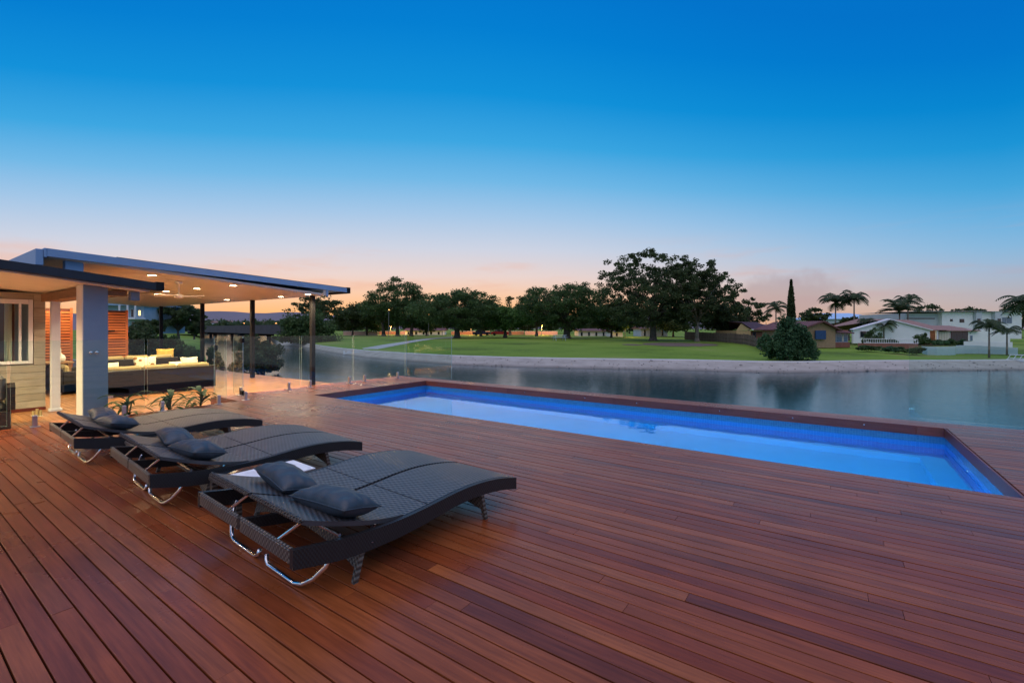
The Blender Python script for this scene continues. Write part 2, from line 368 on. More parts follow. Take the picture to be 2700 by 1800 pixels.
# ------------------------------------------------------------------ setting: pool deck
PX0, PX1, PY0, PY1 = -8.87, 1.32, 5.50, 8.72          # pool opening
DX0, DXL, DX1 = -9.36, -10.36, 6.5                    # deck edges
STEP_Y = 4.18; FAR_Y = 9.15; PITCH = 0.09; NEAR_Y = -0.8
deck = tag(thing('pool_deck', 'red brown hardwood plank deck around the swimming pool', 'deck', (0, 0, 0)), kind='structure')
def board_mesh():
    b, w, h = 0.0016, PITCH - 0.0075, 0.021
    prof = [(0, -h), (w, -h), (w, -b), (w-b, 0), (b, 0), (0, -b)]
    return MB().prism(prof, 'x', 0, 1).mesh('board')
bm_me = board_mesh(); bm_me.materials.append(m_board)
segs = []
rows = int(round((FAR_Y - NEAR_Y) / PITCH))
rng = random.Random(3)
def proj_area(x0, x1, y):
    pts = []
    for X in np.linspace(x0, x1, 9):
        s = X*fw.x + y*fw.y
        if s < 0.4: continue
        l = X*rt.x + y*rt.y; u = 1350 + F_PX*l/s; v = HOR + F_PX*H_CAM/s
        if 0 <= u <= 2700 and v <= 1800: pts.append(1.0/s**2.4)
    return sum(pts) * (x1 - x0)
r0 = int(round((PY0 - NEAR_Y) / PITCH)); y_base = PY0 - r0*PITCH
for r in range(-1, 130):
    y = y_base + r*PITCH
    if y + PITCH > FAR_Y + 0.05: break
    left = DXL if y >= STEP_Y - 0.01 else DX0
    if PY0 - 0.01 <= y < PY1 - 0.03: spans = [(left, PX0 - 0.02), (PX1 + 0.02, DX1)]
    else: spans = [(left, DX1)]
    for a, b in spans:
        x = a; first = True
        while x < b - 0.01:
            L = rng.uniform(0.9, 4.2) if first else rng.choice([1.8, 2.4, 3.0, 3.6, 4.2, 4.8]) * rng.uniform(0.96, 1.04)
            e = x + L
            if b - e < 0.7: e = b
            segs.append((x, min(e, b), y)); x = e; first = False
segs.sort(key=lambda q: -proj_area(q[0], q[1], q[2]))
for x0, x1, y in segs[:298]:
    o = link('board', bm_me, None, deck)
    o.location = (x0 + 0.0012, y, rng.uniform(-0.0012, 0.0012)); o.scale = (x1 - x0 - 0.0024, 1, 1)
mb = MB(); rnd = []
for x0, x1, y in segs[298:]:
    b, w, h, dz = 0.0016, PITCH - 0.0075, 0.021, rng.uniform(-0.0012, 0.0012)
    n0 = len(mb.v); mb.prism([(y, -h+dz), (y+w, -h+dz), (y+w, -b+dz), (y+w-b, dz), (y+b, dz), (y, -b+dz)], 'x', x0+0.0012, x1-0.0012)
    rnd += [rng.random()] * (len(mb.v) - n0)
rest = mb.build('boards_beyond', m_board, deck); rest['kind'] = 'stuff'
at = rest.data.attributes.new('rnd', 'FLOAT', 'POINT'); at.data.foreach_set('value', rnd)
mb = MB()
mb.box(DX0+.01, DX1, NEAR_Y-.3, STEP_Y, -0.30, -0.030); mb.box(DXL+.01, DX1, STEP_Y+.002, PY0-.03, -0.30, -0.0302)
mb.box(DXL+.01, PX0-.035, PY0-.028, PY1+.03, -0.30, -0.0304); mb.box(PX1+.035, DX1, PY0-.028, PY1+.03, -0.30, -0.0306)
mb.box(DXL+.01, DX1, PY1+.032, FAR_Y-.01, -0.30, -0.0308)
mb.build('gap_blocker', m_under, deck)  # solid dark slabs in place of joists, added to block light through the gaps
for nm, args in (('edge_fascia', (DX0-.012, DX0+.006, NEAR_Y-.3, STEP_Y-.02, -0.20, -0.002)), ('edge_fascia', (DXL-.012, DXL+.006, STEP_Y-.02, FAR_Y, -0.20, -0.002)),
                 ('step_riser', (DXL+.008, DX0-.014, STEP_Y-.018, STEP_Y-.002, -0.20, -0.0025)), ('edge_fascia', (DXL-.012, DX1, FAR_Y+.005, FAR_Y+.023, -0.22, -0.002))):
    MB().box(*args).build(nm, m_fascia, deck)
# seawall under the deck's outer edge
tag(MB().box(-10.4, 14, FAR_Y+.03, FAR_Y+.35, -2.2, -0.24).box(-60, -10.41, 7.5, 7.74, -2.2, -0.5).build('sea_wall', mat('weathered_concrete', (0.28,0.27,0.25), (0.36,0.35,0.32), rough=0.9, scale=2, bump=0.2)), kind='structure')

# lower deck under the pavilion
LZ = -0.17
low = tag(thing('lower_deck', 'lower orange brown plank deck under the pavilion roof', 'deck', (0, 0, 0)), kind='structure')
mb = MB(); rnd = []; y = -1.9
while y < 7.75:
    spans = [(-24.0, (DX0 if y < STEP_Y - 0.06 else DXL) - 0.016)]
    for a, b in spans:
        x = a
        while x < b - 0.01:
            e = x + rng.choice([2.4, 3.0, 3.6, 4.8]) * rng.uniform(0.9, 1.05)
            if b - e < 0.8: e = b
            n0 = len(mb.v); w = PITCH - 0.005
            mb.prism([(y, LZ-.02), (y+w, LZ-.02), (y+w, LZ-.003), (y+w-.003, LZ), (y+.003, LZ), (y, LZ-.003)], 'x', x+.0012, e-.0012)
            rnd += [rng.random()] * (len(mb.v) - n0); x = e
    y += PITCH
lb = mb.build('boards', m_board_low, low); lb['kind'] = 'stuff'
lb.data.attributes.new('rnd', 'FLOAT', 'POINT').data.foreach_set('value', rnd)
MB().box(-24, DX0-.02, -1.95, STEP_Y-.02, LZ-.3, LZ-.028).box(-24, DXL-.02, STEP_Y-.018, 7.74, LZ-.3, LZ-.0285).build('gap_blocker', m_under, low)  # added dark slabs that block light between the lower boards
MB().box(-24, DXL-.02, 7.755, 7.775, LZ-.2, LZ-.003).build('edge_fascia', m_fascia, low)

# ------------------------------------------------------------------ swimming pool
WATER_Z = -0.21
def mosaic(name, c0, c1, grout, scale, rough=0.25):
    m, t, p = newmat(name)
    g = N('ShaderNodeNewGeometry', t); sp = N('ShaderNodeSeparateXYZ', t); t.links.new(g.outputs['Position'], sp.inputs[0])
    cb = N('ShaderNodeCombineXYZ', t); t.links.new(M('ADD', sp.outputs[0], sp.outputs[1], t), cb.inputs[0]); t.links.new(sp.outputs[2], cb.inputs[1])
    br = N('ShaderNodeTexBrick', t); br.offset = 0; br.inputs['Scale'].default_value = scale
    br.inputs['Brick Width'].default_value = 1; br.inputs['Row Height'].default_value = 1; br.inputs['Mortar Size'].default_value = 0.06
    br.inputs['Color1'].default_value = (*c0, 1); br.inputs['Color2'].default_value = (*c1, 1); br.inputs['Mortar'].default_value = (*grout, 1)
    t.links.new(cb.outputs[0], br.inputs[0]); t.links.new(br.outputs[0], p.inputs['Base Color']); p.inputs['Roughness'].default_value = rough
    return m
m_tile_wall = mosaic('blue_pool_mosaic', (0.03,0.22,0.66), (0.04,0.27,0.72), (0.09,0.34,0.80), 22)
m_tile_floor = mat('blue_pool_floor', (0.03,0.36,0.74), (0.045,0.41,0.80), rough=0.5, scale=1.2)
m_tile_band = mosaic('teal_waterline_mosaic', (0.03,0.17,0.36), (0.04,0.23,0.44), (0.08,0.28,0.48), 30)
pool = thing('swimming_pool', 'long blue tiled pool lit from under the water, set into the deck', 'pool', ((PX0+PX1)/2, (PY0+PY1)/2, -1.35))
px_, py_ = pool.location.x, pool.location.y
def pbox(name, m, x0, x1, y0, y1, z0, z1, parent=pool):
    return MB().box(x0-px_, x1-px_, y0-py_, y1-py_, z0+1.35, z1+1.35).build(name, m, parent)
BED = -1.35
pbox('floor', m_tile_floor, PX0-.02, PX1+.02, PY0-.02, PY1+.02, BED, BED+.05)
t_ = 0.02
TB = -0.125
pbox('wall', m_tile_wall, PX0-t_, PX0, PY0, PY1, BED+.05, -0.30); pbox('wall', m_tile_wall, PX1, PX1+t_, PY0, PY1, BED+.05, -0.30)
pbox('wall', m_tile_wall, PX0-t_, PX1+t_, PY1, PY1+t_, BED+.05, -0.30); pbox('wall', m_tile_wall, PX0-t_, PX1+t_, PY0-t_, PY0, BED+.05, -0.30)
pbox('tile_band', m_tile_band, PX0-t_, PX0+.002, PY0, PY1, -0.30, TB); pbox('tile_band', m_tile_band, PX1-.002, PX1+t_, PY0, PY1, -0.30, TB)
pbox('tile_band', m_tile_band, PX0-t_, PX1+t_, PY1-.002, PY1+t_, -0.30, TB); pbox('tile_band', m_tile_band, PX0-t_, PX1+t_, PY0-t_, PY0+.002, -0.30, TB)
pbox('ledge', m_tile_floor, PX0, PX1, PY1-.30, PY1-.001, BED+.05, BED+.38); pbox('ledge', m_tile_floor, PX1-.30, PX1-.001, PY0, PY1-.305, BED+.05, BED+.379)
xs = [PX0, -6.2, -3.6, -1.0, 1.02, PX1]
for a, b in zip(xs[:-1], xs[1:]):
    pbox('fascia_board', m_fascia, a+.001, b-.001, PY1-.012, PY1+.006, TB-.001, -.002)
    for sx in ([a+0.5, b-0.6] if b-a > 1 else []):
        o = MB().lathe([(0.009, 0), (0.009, 0.003), (0.005, 0.005)], 8).build('screw', m_screw, pool)
        o.location = (sx-px_, PY1-.012-py_, 1.35-.055); o.rotation_euler = (R(90), 0, 0)
pbox('fascia_board', m_fascia, PX1-.012, PX1+.006, PY0+.001, PY1-.014, TB-.001, .002)
pbox('fascia_board', m_fascia, PX0-.006, PX0+.012, PY0+.001, PY1-.014, TB-.001, -.002)
pbox('fascia_board', m_fascia, PX0+.013, PX1-.013, PY0-.006, PY0+.012, TB-.001, -.003)
# water: a clear sheet with a mirror film at low angles
m, t, p = newmat('pool_water'); t.nodes.remove(p)
gl = N('ShaderNodeBsdfGlass', t); gl.inputs['Roughness'].default_value = 0.02; gl.inputs['IOR'].default_value = 1.33; gl.inputs[0].default_value = (0.86, 0.96, 1.0, 1)
g = N('ShaderNodeNewGeometry', t); n = N('ShaderNodeTexNoise', t); n.inputs['Scale'].default_value = 2.2; n.inputs['Detail'].default_value = 3
t.links.new(g.outputs['Position'], n.inputs[0]); b = N('ShaderNodeBump', t); b.inputs['Strength'].default_value = 0.05; b.inputs['Distance'].default_value = 0.05
t.links.new(n.outputs[0], b.inputs['Height']); t.links.new(b.outputs[0], gl.inputs['Normal'])
t.links.new(gl.outputs[0], t.nodes['Material Output'].inputs[0]); m_pwater = m
mb = MB(); mb.add([(PX0-px_, PY0-py_, 0), (PX1-px_, PY0-py_, 0), (PX1-px_, PY1-py_, 0), (PX0-px_, PY1-py_, 0)], [(0,1,2,3)])
raw('water', mb.v, mb.f, m_pwater, pool).location = (0, 0, WATER_Z+1.35)
m_uw = emit('underwater_lamp_lens', (0.55, 0.78, 1.0), 4.0)
for k, X in enumerate((-7.6, -5.4, -3.2, -1.1, 0.6)):
    o = MB().lathe([(0.0, 0.0), (0.09, 0.0), (0.09, 0.02), (0.06, 0.035), (0, 0.035)], 18).build('underwater_lamp', m_uw, pool)
    o.location = (X-px_, PY0+.001-py_, 1.35-.62); o.rotation_euler = (R(-90), 0, 0)
    ld = bpy.data.lights.new('pool_light', 'AREA'); ld.shape = 'RECTANGLE'; ld.size = 1.5; ld.size_y = 0.2; ld.energy = 10.5; ld.color = (0.22, 0.70, 1.0)
    lo = bpy.data.objects.new('pool_light', ld); col.objects.link(lo); lo.parent = pool
    lo.location = (X-px_, PY0+.06-py_, 1.35-.62); lo.rotation_euler = (R(80), 0, 0)
for y_ in (6.1, 7.4):
    o = MB().lathe([(0.0, 0), (0.03, 0), (0.03, 0.01), (0.015, 0.012), (0, 0.012)], 12).build('return_inlet', m_white, pool)
    o.location = (PX1-.003-px_, y_-py_, 1.35-.42); o.rotation_euler = (0, R(-90), 0)

# ------------------------------------------------------------------ river
m, t, p = newmat('river_water')
p.inputs['Base Color'].default_value = (0.020, 0.060, 0.070, 1); p.inputs['Roughness'].default_value = 0.06; p.inputs['IOR'].default_value = 1.33
g = N('ShaderNodeNewGeometry', t); mpp = N('ShaderNodeMapping', t); mpp.inputs['Rotation'].default_value = (0, 0, -YAW); mpp.inputs['Scale'].default_value = (0.6, 4.2, 1)
t.links.new(g.outputs['Position'], mpp.inputs[0])
n = N('ShaderNodeTexNoise', t); n.inputs['Scale'].default_value = 2.2; n.inputs['Detail'].default_value = 6; n.inputs['Roughness'].default_value = 0.6; t.links.new(mpp.outputs[0], n.inputs[0])
b = N('ShaderNodeBump', t); b.inputs['Strength'].default_value = 0.13; b.inputs['Distance'].default_value = 0.05
t.links.new(n.outputs[0], b.inputs['Height']); t.links.new(b.outputs[0], p.inputs['Normal'])
m_river = m
RZ = -1.2
mb = MB(); mb.add([(-2500, 7.6, RZ), (-10.4, 7.6, RZ), (-10.4, 9.3, RZ), (600, 9.3, RZ), (600, 2500, RZ), (-10.4, 2500, RZ), (-2500, 2500, RZ)], [(0,1,2,5,6), (2,3,4,5)])
tag(mb.build('river_water', m_river), kind='structure')
tag(MB().box(-60, 60, -40, 5.2, -2.6, -0.5).box(-60, -9.2, 5.2, 7.5, -2.6, -0.5).build('house_ground', mat('bare_earth', (0.10,0.08,0.06), (0.14,0.11,0.08), rough=1.0)), kind='structure')

# ------------------------------------------------------------------ far bank and park
bank = [(690, 877.5), (700, 884), (715, 897), (735, 911), (800, 914.5), (843, 924), (900, 934), (969, 943), (1080, 953), (1191, 961), (1340, 967), (1500, 971), (1800, 976),
        (2000, 982), (2100, 983), (2200, 981), (2300, 979), (2500, 978), (2700, 976), (3100, 972), (3700, 962), (4600, 945)]
def bank_s(px):
    xs = [b[0] for b in bank]; ys = [b[1] for b in bank]
    return (H_CAM - RZ) * F_PX / (np.interp(px, xs, ys) - HOR)
def ground_z(px, s):
    s0 = bank_s(px)
    wd = min(3.2, 0.09*s0)
    if s <= s0 + wd: return RZ + 0.45 * max(0, (s - s0) / wd)
    t = min(1, (s - s0 - wd) / max(8.0, 72 - s0)); t = t*t*(3-2*t)
    return -0.75 + 0.42 * t
def G(px, py):                                       # where a sight line meets the park ground
    lo, hi = bank_s(px), 600.0
    for _ in range(50):
        mid = (lo+hi)/2
        if Z(py, mid) > ground_z(px, mid): lo = mid
        else: hi = mid
    s = (lo+hi)/2
    v = A(px, py, s); return Vector((v.x, v.y, ground_z(px, s))), s
def GS(px, s):
    v = A(px, 865, s); return Vector((v.x, v.y, ground_z(px, s)))
cols = list(np.linspace(690, 1000, 40)) + list(np.linspace(1010, 2700, 120)) + list(np.linspace(2750, 4600, 30))
def rad(px, k):
    s0 = bank_s(px); wd = min(3.2, 0.09*s0)
    return [s0-1.5, s0, s0+wd*.5, s0+wd][k] if k < 4 else None
def sheet(fn, nrows, name, m):
    mb = MB(); V = []
    for px in cols:
        for k in range(nrows): V.append(fn(px, k))
    F_ = [(i*nrows+k, (i+1)*nrows+k, (i+1)*nrows+k+1, i*nrows+k+1) for i in range(len(cols)-1) for k in range(nrows-1)]
    mb.add(V, F_); return mb.build(name, m, None, True)
def bank_pt(px, k):
    s0 = bank_s(px); wd = min(3.2, 0.09*s0)
    s = [s0-1.2, s0-.05, s0+wd*.35, s0+wd*.7, s0+wd][k]; v = A(px, 865, s)
    return (v.x, v.y, [RZ-.35, RZ-.02, RZ+.17, RZ+.33, -0.75][k] + random.uniform(-.015, .015)*(0 < k < 4))
m_sand = mat('pale_river_sand', (0.31,0.29,0.25), (0.40,0.375,0.33), rough=0.95, scale=1.1, bump=0.3, bscale=5, detail=8)
t = m_sand.node_tree; p = t.nodes['Principled BSDF']; src = p.inputs['Base Color'].links[0].from_socket
g = N('ShaderNodeNewGeometry', t); sp = N('ShaderNodeSeparateXYZ', t); t.links.new(g.outputs['Position'], sp.inputs[0])
wr = N('ShaderNodeMapRange', t); wr.inputs[1].default_value = -1.20; wr.inputs[2].default_value = -1.06; wr.inputs[3].default_value = 0.42; wr.inputs[4].default_value = 1.0; t.links.new(sp.outputs[2], wr.inputs[0])
wm = N('ShaderNodeMixRGB', t); wm.blend_type = 'MULTIPLY'; wm.inputs[0].default_value = 1.0; t.links.new(src, wm.inputs[1]); t.links.new(wr.outputs[0], wm.inputs[2]); t.links.new(wm.outputs[0], p.inputs['Base Color'])
tag(sheet(bank_pt, 5, 'sand_bank', m_sand), kind='structure')
def lawn_pt(px, k):
    s0 = bank_s(px); wd = min(3.2, 0.09*s0); s1 = s0+wd
    s = s1 + (900 - s1) * (k/26.0)**2.6; v = A(px, 865, s)
    return (v.x, v.y, ground_z(px, s) + (0.012 if k == 0 else 0.0) - (0.0 if s < 200 else 0.0))
m, t, p = newmat('mown_grass')
g = N('ShaderNodeNewGeometry', t); n = N('ShaderNodeTexNoise', t); n.inputs['Scale'].default_value = 0.12; n.inputs['Detail'].default_value = 6; t.links.new(g.outputs['Position'], n.inputs[0])
n2 = N('ShaderNodeTexNoise', t); n2.inputs['Scale'].default_value = 3.0; n2.inputs['Detail'].default_value = 5; t.links.new(g.outputs['Position'], n2.inputs[0])
r = N('ShaderNodeValToRGB', t); ramp(r, [(0.36, (0.080,0.130,0.022,1)), (0.46, (0.135,0.235,0.030,1)), (0.56, (0.165,0.265,0.038,1)), (0.66, (0.230,0.255,0.080,1))])
t.links.new(M('ADD', M('MULTIPLY', n.outputs[0], 0.75, t), M('MULTIPLY', n2.outputs[0], 0.25, t), t), r.inputs[0]); t.links.new(r.outputs[0], p.inputs['Base Color'])
p.inputs['Roughness'].default_value = 0.9; p.inputs['Specular IOR Level'].default_value = 0.1
b = N('ShaderNodeBump', t); b.inputs['Strength'].default_value = 0.5; b.inputs['Distance'].default_value = 0.05; t.links.new(n2.outputs[0], b.inputs['Height']); t.links.new(b.outputs[0], p.inputs['Normal'])
m_grass = m
tag(sheet(lawn_pt, 27, 'park_lawn', m_grass), kind='structure')
def kerb_pt(px, k):
    s0 = bank_s(px); wd = min(3.2, 0.09*s0); s = s0+wd + [-.12, -.12, .25, .25][k]; v = A(px, 865, s)
    return (v.x, v.y, -0.75 + [-.12, .05, .05, -.1][k])
tag(sheet(kerb_pt, 4, 'bank_kerb', mat('pale_concrete_kerb', (0.48,0.50,0.50), (0.58,0.60,0.60), rough=0.85, scale=1.0)), kind='structure')
rg = np.random.default_rng(12); V = []; Fc = []
for k in range(420):
    px = rg.uniform(735, 2750); s0 = bank_s(px); wd = min(3.2, 0.09*s0); q = rg.uniform(0, 1)**1.6; s_ = s0 - .1 + wd*q*.95; c = A(px, 865, s_); z0 = RZ + .45*q
    r_ = rg.uniform(.02, .06)*(1.8 if rg.uniform() < .05 else 1.0); o_ = len(V)
    for d in ((1,0,0), (0,1,0), (-1,0,0), (0,-1,0), (0,0,.7), (0,0,-.7)): V.append((c.x + d[0]*r_*rg.uniform(.6, 1.4), c.y + d[1]*r_*rg.uniform(.6, 1.4), z0 + d[2]*r_*rg.uniform(.6, 1.2)))
    Fc += [(o_+a, o_+(a+1) % 4, o_+4) for a in range(4)] + [(o_+(a+1) % 4, o_+a, o_+5) for a in range(4)]
st = MB(); st.add(V, Fc); tag(st.build('bank_stones', mat('grey_river_stone', (.17,.165,.155), (.32,.31,.29), rough=.9, scale=.7)), kind='stuff')
# path through the grass
mb = MB(); pa = [(905, 925, 938), (960, 917.5, 927), (1010, 909, 918), (1060, 901.5, 908), (1105, 895.0, 899.5), (1150, 890.5, 893.2), (1200, 888.3, 890.0)]
V = []
for px, y0, y1 in pa:
    for yy in (y0, y1):
        v, s = G(px, yy); V.append((v.x, v.y, ground_z(px, s) + 0.02))
mb.add(V, [(i*2, i*2+1, i*2+3, i*2+2) for i in range(len(pa)-1)])
tag(mb.build('park_path', mat('path_concrete', (0.36,0.37,0.37), (0.44,0.45,0.45), rough=0.9, scale=0.6)), kind='structure')
# bare earth under the big tree
for (px, py, rx, ry) in ((1790, 908, 4.6, 1.5), (1667, 909, 1.2, .6)):
    c, s = G(px, py); mb = MB(); V = [(c.x, c.y, c.z+.025)]
    for k in range(40):
        a = 2*math.pi*k/40; q = c + rt*(rx*math.cos(a)*random.uniform(.8, 1.1)) + fw*(ry*3*math.sin(a)*random.uniform(.8, 1.1))
        d = q.x*fw.x + q.y*fw.y; u = 1350 + F_PX*(q.x*rt.x+q.y*rt.y)/d
        V.append((q.x, q.y, ground_z(u, d) + .022))
    mb.add(V, [(0, 1+k, 1+(k+1) % 40) for k in range(40)])
    tag(mb.build('bare_soil_patch', mat('worn_soil', (0.10,0.075,0.06), (0.14,0.10,0.075), rough=1, scale=1)), kind='structure')

# land on the near left bank, behind the pavilion
lb_pts = [(540, 18), (548, 24), (552, 28), (542, 40), (534, 60), (530, 100), (527, 160), (524, 300), (522, 420)]
V = []; n_ = 6
for px, s in lb_pts:
    for k in range(n_):
        q = A(px, 865, s) - rt * ([-0.8, 0.0, 1.0, 6, 40, 400][k] * (1 if s < 100 else 2)); V.append((q.x, q.y, [-1.6, -1.2, -.8, -.55, -.3, 0.4][k]))
mb = MB(); mb.add(V, [(i*n_+k, (i+1)*n_+k, (i+1)*n_+k+1, i*n_+k+1) for i in range(len(lb_pts)-1) for k in range(n_-1)])
tag(mb.build('left_bank_ground', m_grass, None, True), kind='structure')
# hills on the horizon
mb = MB(); V = []; hr = random.Random(5)
prof = {}
for i in range(120):
    px = -900 + i*40
    y_t = 826 + 5*math.sin(i*.45) + 3*math.sin(i*1.13+1) + hr.uniform(-1.2, 1.2) + max(0, (px-900)/55.0)
    y_t = min(y_t, 862)
    for s, yy in ((2600, 872), (3000, (y_t+866)/2), (3400, y_t), (4200, 872)):
        v = A(px, yy if s < 4000 else 865, s); V.append((v.x, v.y, v.z if s < 4000 else -40))
mb.add(V, [(i*4+k, (i+1)*4+k, (i+1)*4+k+1, i*4+k+1) for i in range(119) for k in range(3)])
tag(mb.build('hills', mat('hazy_hill_forest', (0.15,0.13,0.16), (0.18,0.16,0.19), rough=1, scale=0.004), None, True), kind='structure')  # violet grey haze put into the hill colour

# ------------------------------------------------------------------ loungers
LW, LL = 1.30, 1.78
_tu, _tz = [0,.11,.22,.42,.62,.74,.87,1.0,1.12,1.28,1.42,1.55,1.66,1.78], [.315,.296,.279,.260,.253,.256,.264,.275,.285,.289,.281,.266,.246,.216]
def zt(u): return float(np.interp(u, _tu, _tz))
def smooth_curve(f, a, b, n):
    us = np.linspace(a, b, n); zs = np.array([f(u) for u in us]); e = np.concatenate(([2*zs[0]-zs[1]], zs, [2*zs[-1]-zs[-2]]))
    zs = (e[:-2] + 2*e[1:-1] + e[2:]) / 4
    return [(float(u), float(z)) for u, z in zip(us, zs)]
def make_lounger():
    L = thing('sun_lounger', '', 'sun lounger', group='double wicker loungers in a row on the deck')
    top = smooth_curve(zt, 0, LL, 40)
    th = lambda u: float(np.interp(u, [0, .3, .6, 1.1, LL], [.098, .112, .105, .092, .090]))
    bot = [(u, z - th(u)) for u, z in top]
    for x0 in (-0.032, -LW):
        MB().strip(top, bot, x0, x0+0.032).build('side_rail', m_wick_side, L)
    ctop = [(u, z-.012) for u, z in top]; MB().strip(ctop, [(u, z+.03) for u, z in bot], -LW/2-.016, -LW/2+.016).build('centre_rail', m_wick_side, L)
    # head end panel in two halves with a post between
    for a, b in ((-LW+.033, -LW/2-.018), (-LW/2+.018, -.033)):
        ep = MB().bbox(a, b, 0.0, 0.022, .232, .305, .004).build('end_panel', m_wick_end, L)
        MB().tube([(a, .011, .308), (b, .011, .308)], .0085, 6).build('rolled_edge', m_wick_end, ep)
    for a, b in ((-LW+.034, -LW/2-.0175), (-LW/2+.0175, -.034)):
        for u0, u1 in ((.70, .885), (.893, LL-.004)):
            tp = [(u, z+.002) for u, z in smooth_curve(zt, u0, u1, 22)]
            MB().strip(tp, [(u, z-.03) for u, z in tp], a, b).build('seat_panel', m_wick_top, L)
        # lifted backrest, curved
        f = lambda u: .262 + (.430-.262) * (max(0, (.692-u)/.62))**1.45
        tp = smooth_curve(f, .07, .692, 18)
        br = MB().strip(tp, [(u, z-.026) for u, z in tp], a+.004, b-.004).build('backrest', m_wick_top, L)
        mb = MB(); n = 26                                     # braided head edge
        for i in range(n):
            x = a+.006 + (b-a-.012)*(i+.5)/n; w = (b-a)/n*.62
            mb.tube([(x-w, .064, .412), (x, .058, .424), (x+w, .066, .436)], .009, 5)
        mb.build('braided_edge', m_wick_end, br)
        MB().tube([(b-.035, .085, .412), (b-.17, .014, .300)], .0085, 8).build('chrome_strut', m_chrome, L)
        MB().tube([(b-.03, .52, .262), (b-.05, .44, .185)], .0085, 8).build('chrome_strut', m_chrome, L)
        MB().tube([(a, .27, .285), (b, .27, .285)], .009, 8).build('crossbar', m_chrome, L)
    MB().bbox(-LW+.033, -.033, .62, .645, .150, .248, .003).build('inner_panel', m_wick_end, L)
    for sgn in (0, 1):                                        # chrome runner feet under the head end
        pts = [(-.035, .22, .20), (-.05, .20, .14), (-.11, .165, .070), (-.18, .14, .028), (-.25, .13, .013), (-.40, .13, .013), (-.56, .13, .013), (-.595, .135, .030), (-.605, .14, .06)]
        if sgn: pts = [(-LW-x, y, z) for x, y, z in pts]
        MB().tube(pts, .013, 10).build('runner_foot', m_chrome, L, True)
    # arched wicker leg panels across the frame
    for u, lean in ((.40, -.05), (1.38, .05)):
        zt_ = zt(u) - th(u) + .03
        poly = [(-.004, zt_), (-.004, 0), (-.030, 0), (-.034, .075), (-.20, .115), (-.45, .140), (-LW/2, .15), (-LW+.45, .140), (-LW+.20, .115), (-LW+.034, .075), (-LW+.030, 0), (-LW+.004, 0), (-LW+.004, zt_)]
        poly = [(x, min(z, zt_-.012) if 0 < z < zt_ else z) for x, z in poly]
        mb = MB(); n = len(poly); vs = []
        for dy in (-.014, .014): vs += [(x, u + dy + lean*(zt_-z)/zt_, z) for x, z in poly]
        # fan the concave outline as quads between the top edge and the arch
        fs = []
        topx = [(p[0], zt_) for p in poly]
        mb2 = MB()
        for i in range(1, n-2):
            x0, z0 = poly[i]; x1, z1 = poly[i+1]
            if abs(x1-x0) < 1e-6: continue
            q = [(x0, z0), (x1, z1), (x1, zt_), (x0, zt_)]
            V = [(x, u + dy + lean*(zt_-z)/zt_, z) for dy in (-.014, .014) for x, z in q]
            mb2.add(V, [(0,1,2,3), (7,6,5,4), (0,4,5,1), (1,5,6,2), (2,6,7,3), (3,7,4,0)])
        mb2.build('leg_panel', m_wick_end, L)
    MB().lathe([(.004, 0), (.007, .002), (.007, .004)], 8).build('bolt', m_screw, L).location = (.001, .45, .19)
    return L
def pillow_mesh(name, w, d, h, seed, nx=30, ny=20):
    r = random.Random(seed); ph = [r.uniform(0, 6.28) for _ in range(6)]; V = []; F_ = []
    for side in (1, -1):
        for j in range(ny+1):
            for i in range(nx+1):
                a = -1 + 2*i/nx; b = -1 + 2*j/ny
                e = max(0.0, (1-abs(a)**3.0)*(1-abs(b)**2.0))**.52
                pinch = 1 - .10*(1-abs(a))**1.2*abs(b)**3; pin2 = 1 - .07*(1-abs(b))*abs(a)**3
                wr = .0035*math.sin(7*a+ph[0]+2.5*b)*math.sin(3*b+ph[1]) + .0032*math.sin(15*a+ph[2]-4*b)*(.3+abs(b)) + .007*abs(a)**2.5*math.sin(10*b+ph[3]) + .005*abs(b)**2*math.sin(13*a+ph[4]) - .006*math.exp(-((b-.35*a+.1)*9)**2)*math.cos(4*a+ph[5])
                V.append((a*w/2*pin2, b*d/2*pinch, side*(h/2*e + wr*e*(1.2 if side > 0 else .3))))
    n = (nx+1)*(ny+1)
    for s in (0, 1):
        for j in range(ny):
            for i in range(nx):
                k = s*n + j*(nx+1)+i; q = (k, k+1, k+nx+2, k+nx+1); F_.append(q if s == 0 else q[::-1])
    me = bpy.data.meshes.new(name); me.from_pydata(V, [], F_)
    bm = bmesh.new(); bm.from_mesh(me); bmesh.ops.remove_doubles(bm, verts=bm.verts, dist=1e-4); bmesh.ops.recalc_face_normals(bm, faces=bm.faces); bm.to_mesh(me); bm.free()
    me.polygons.foreach_set('use_smooth', [True]*len(me.polygons)); return me

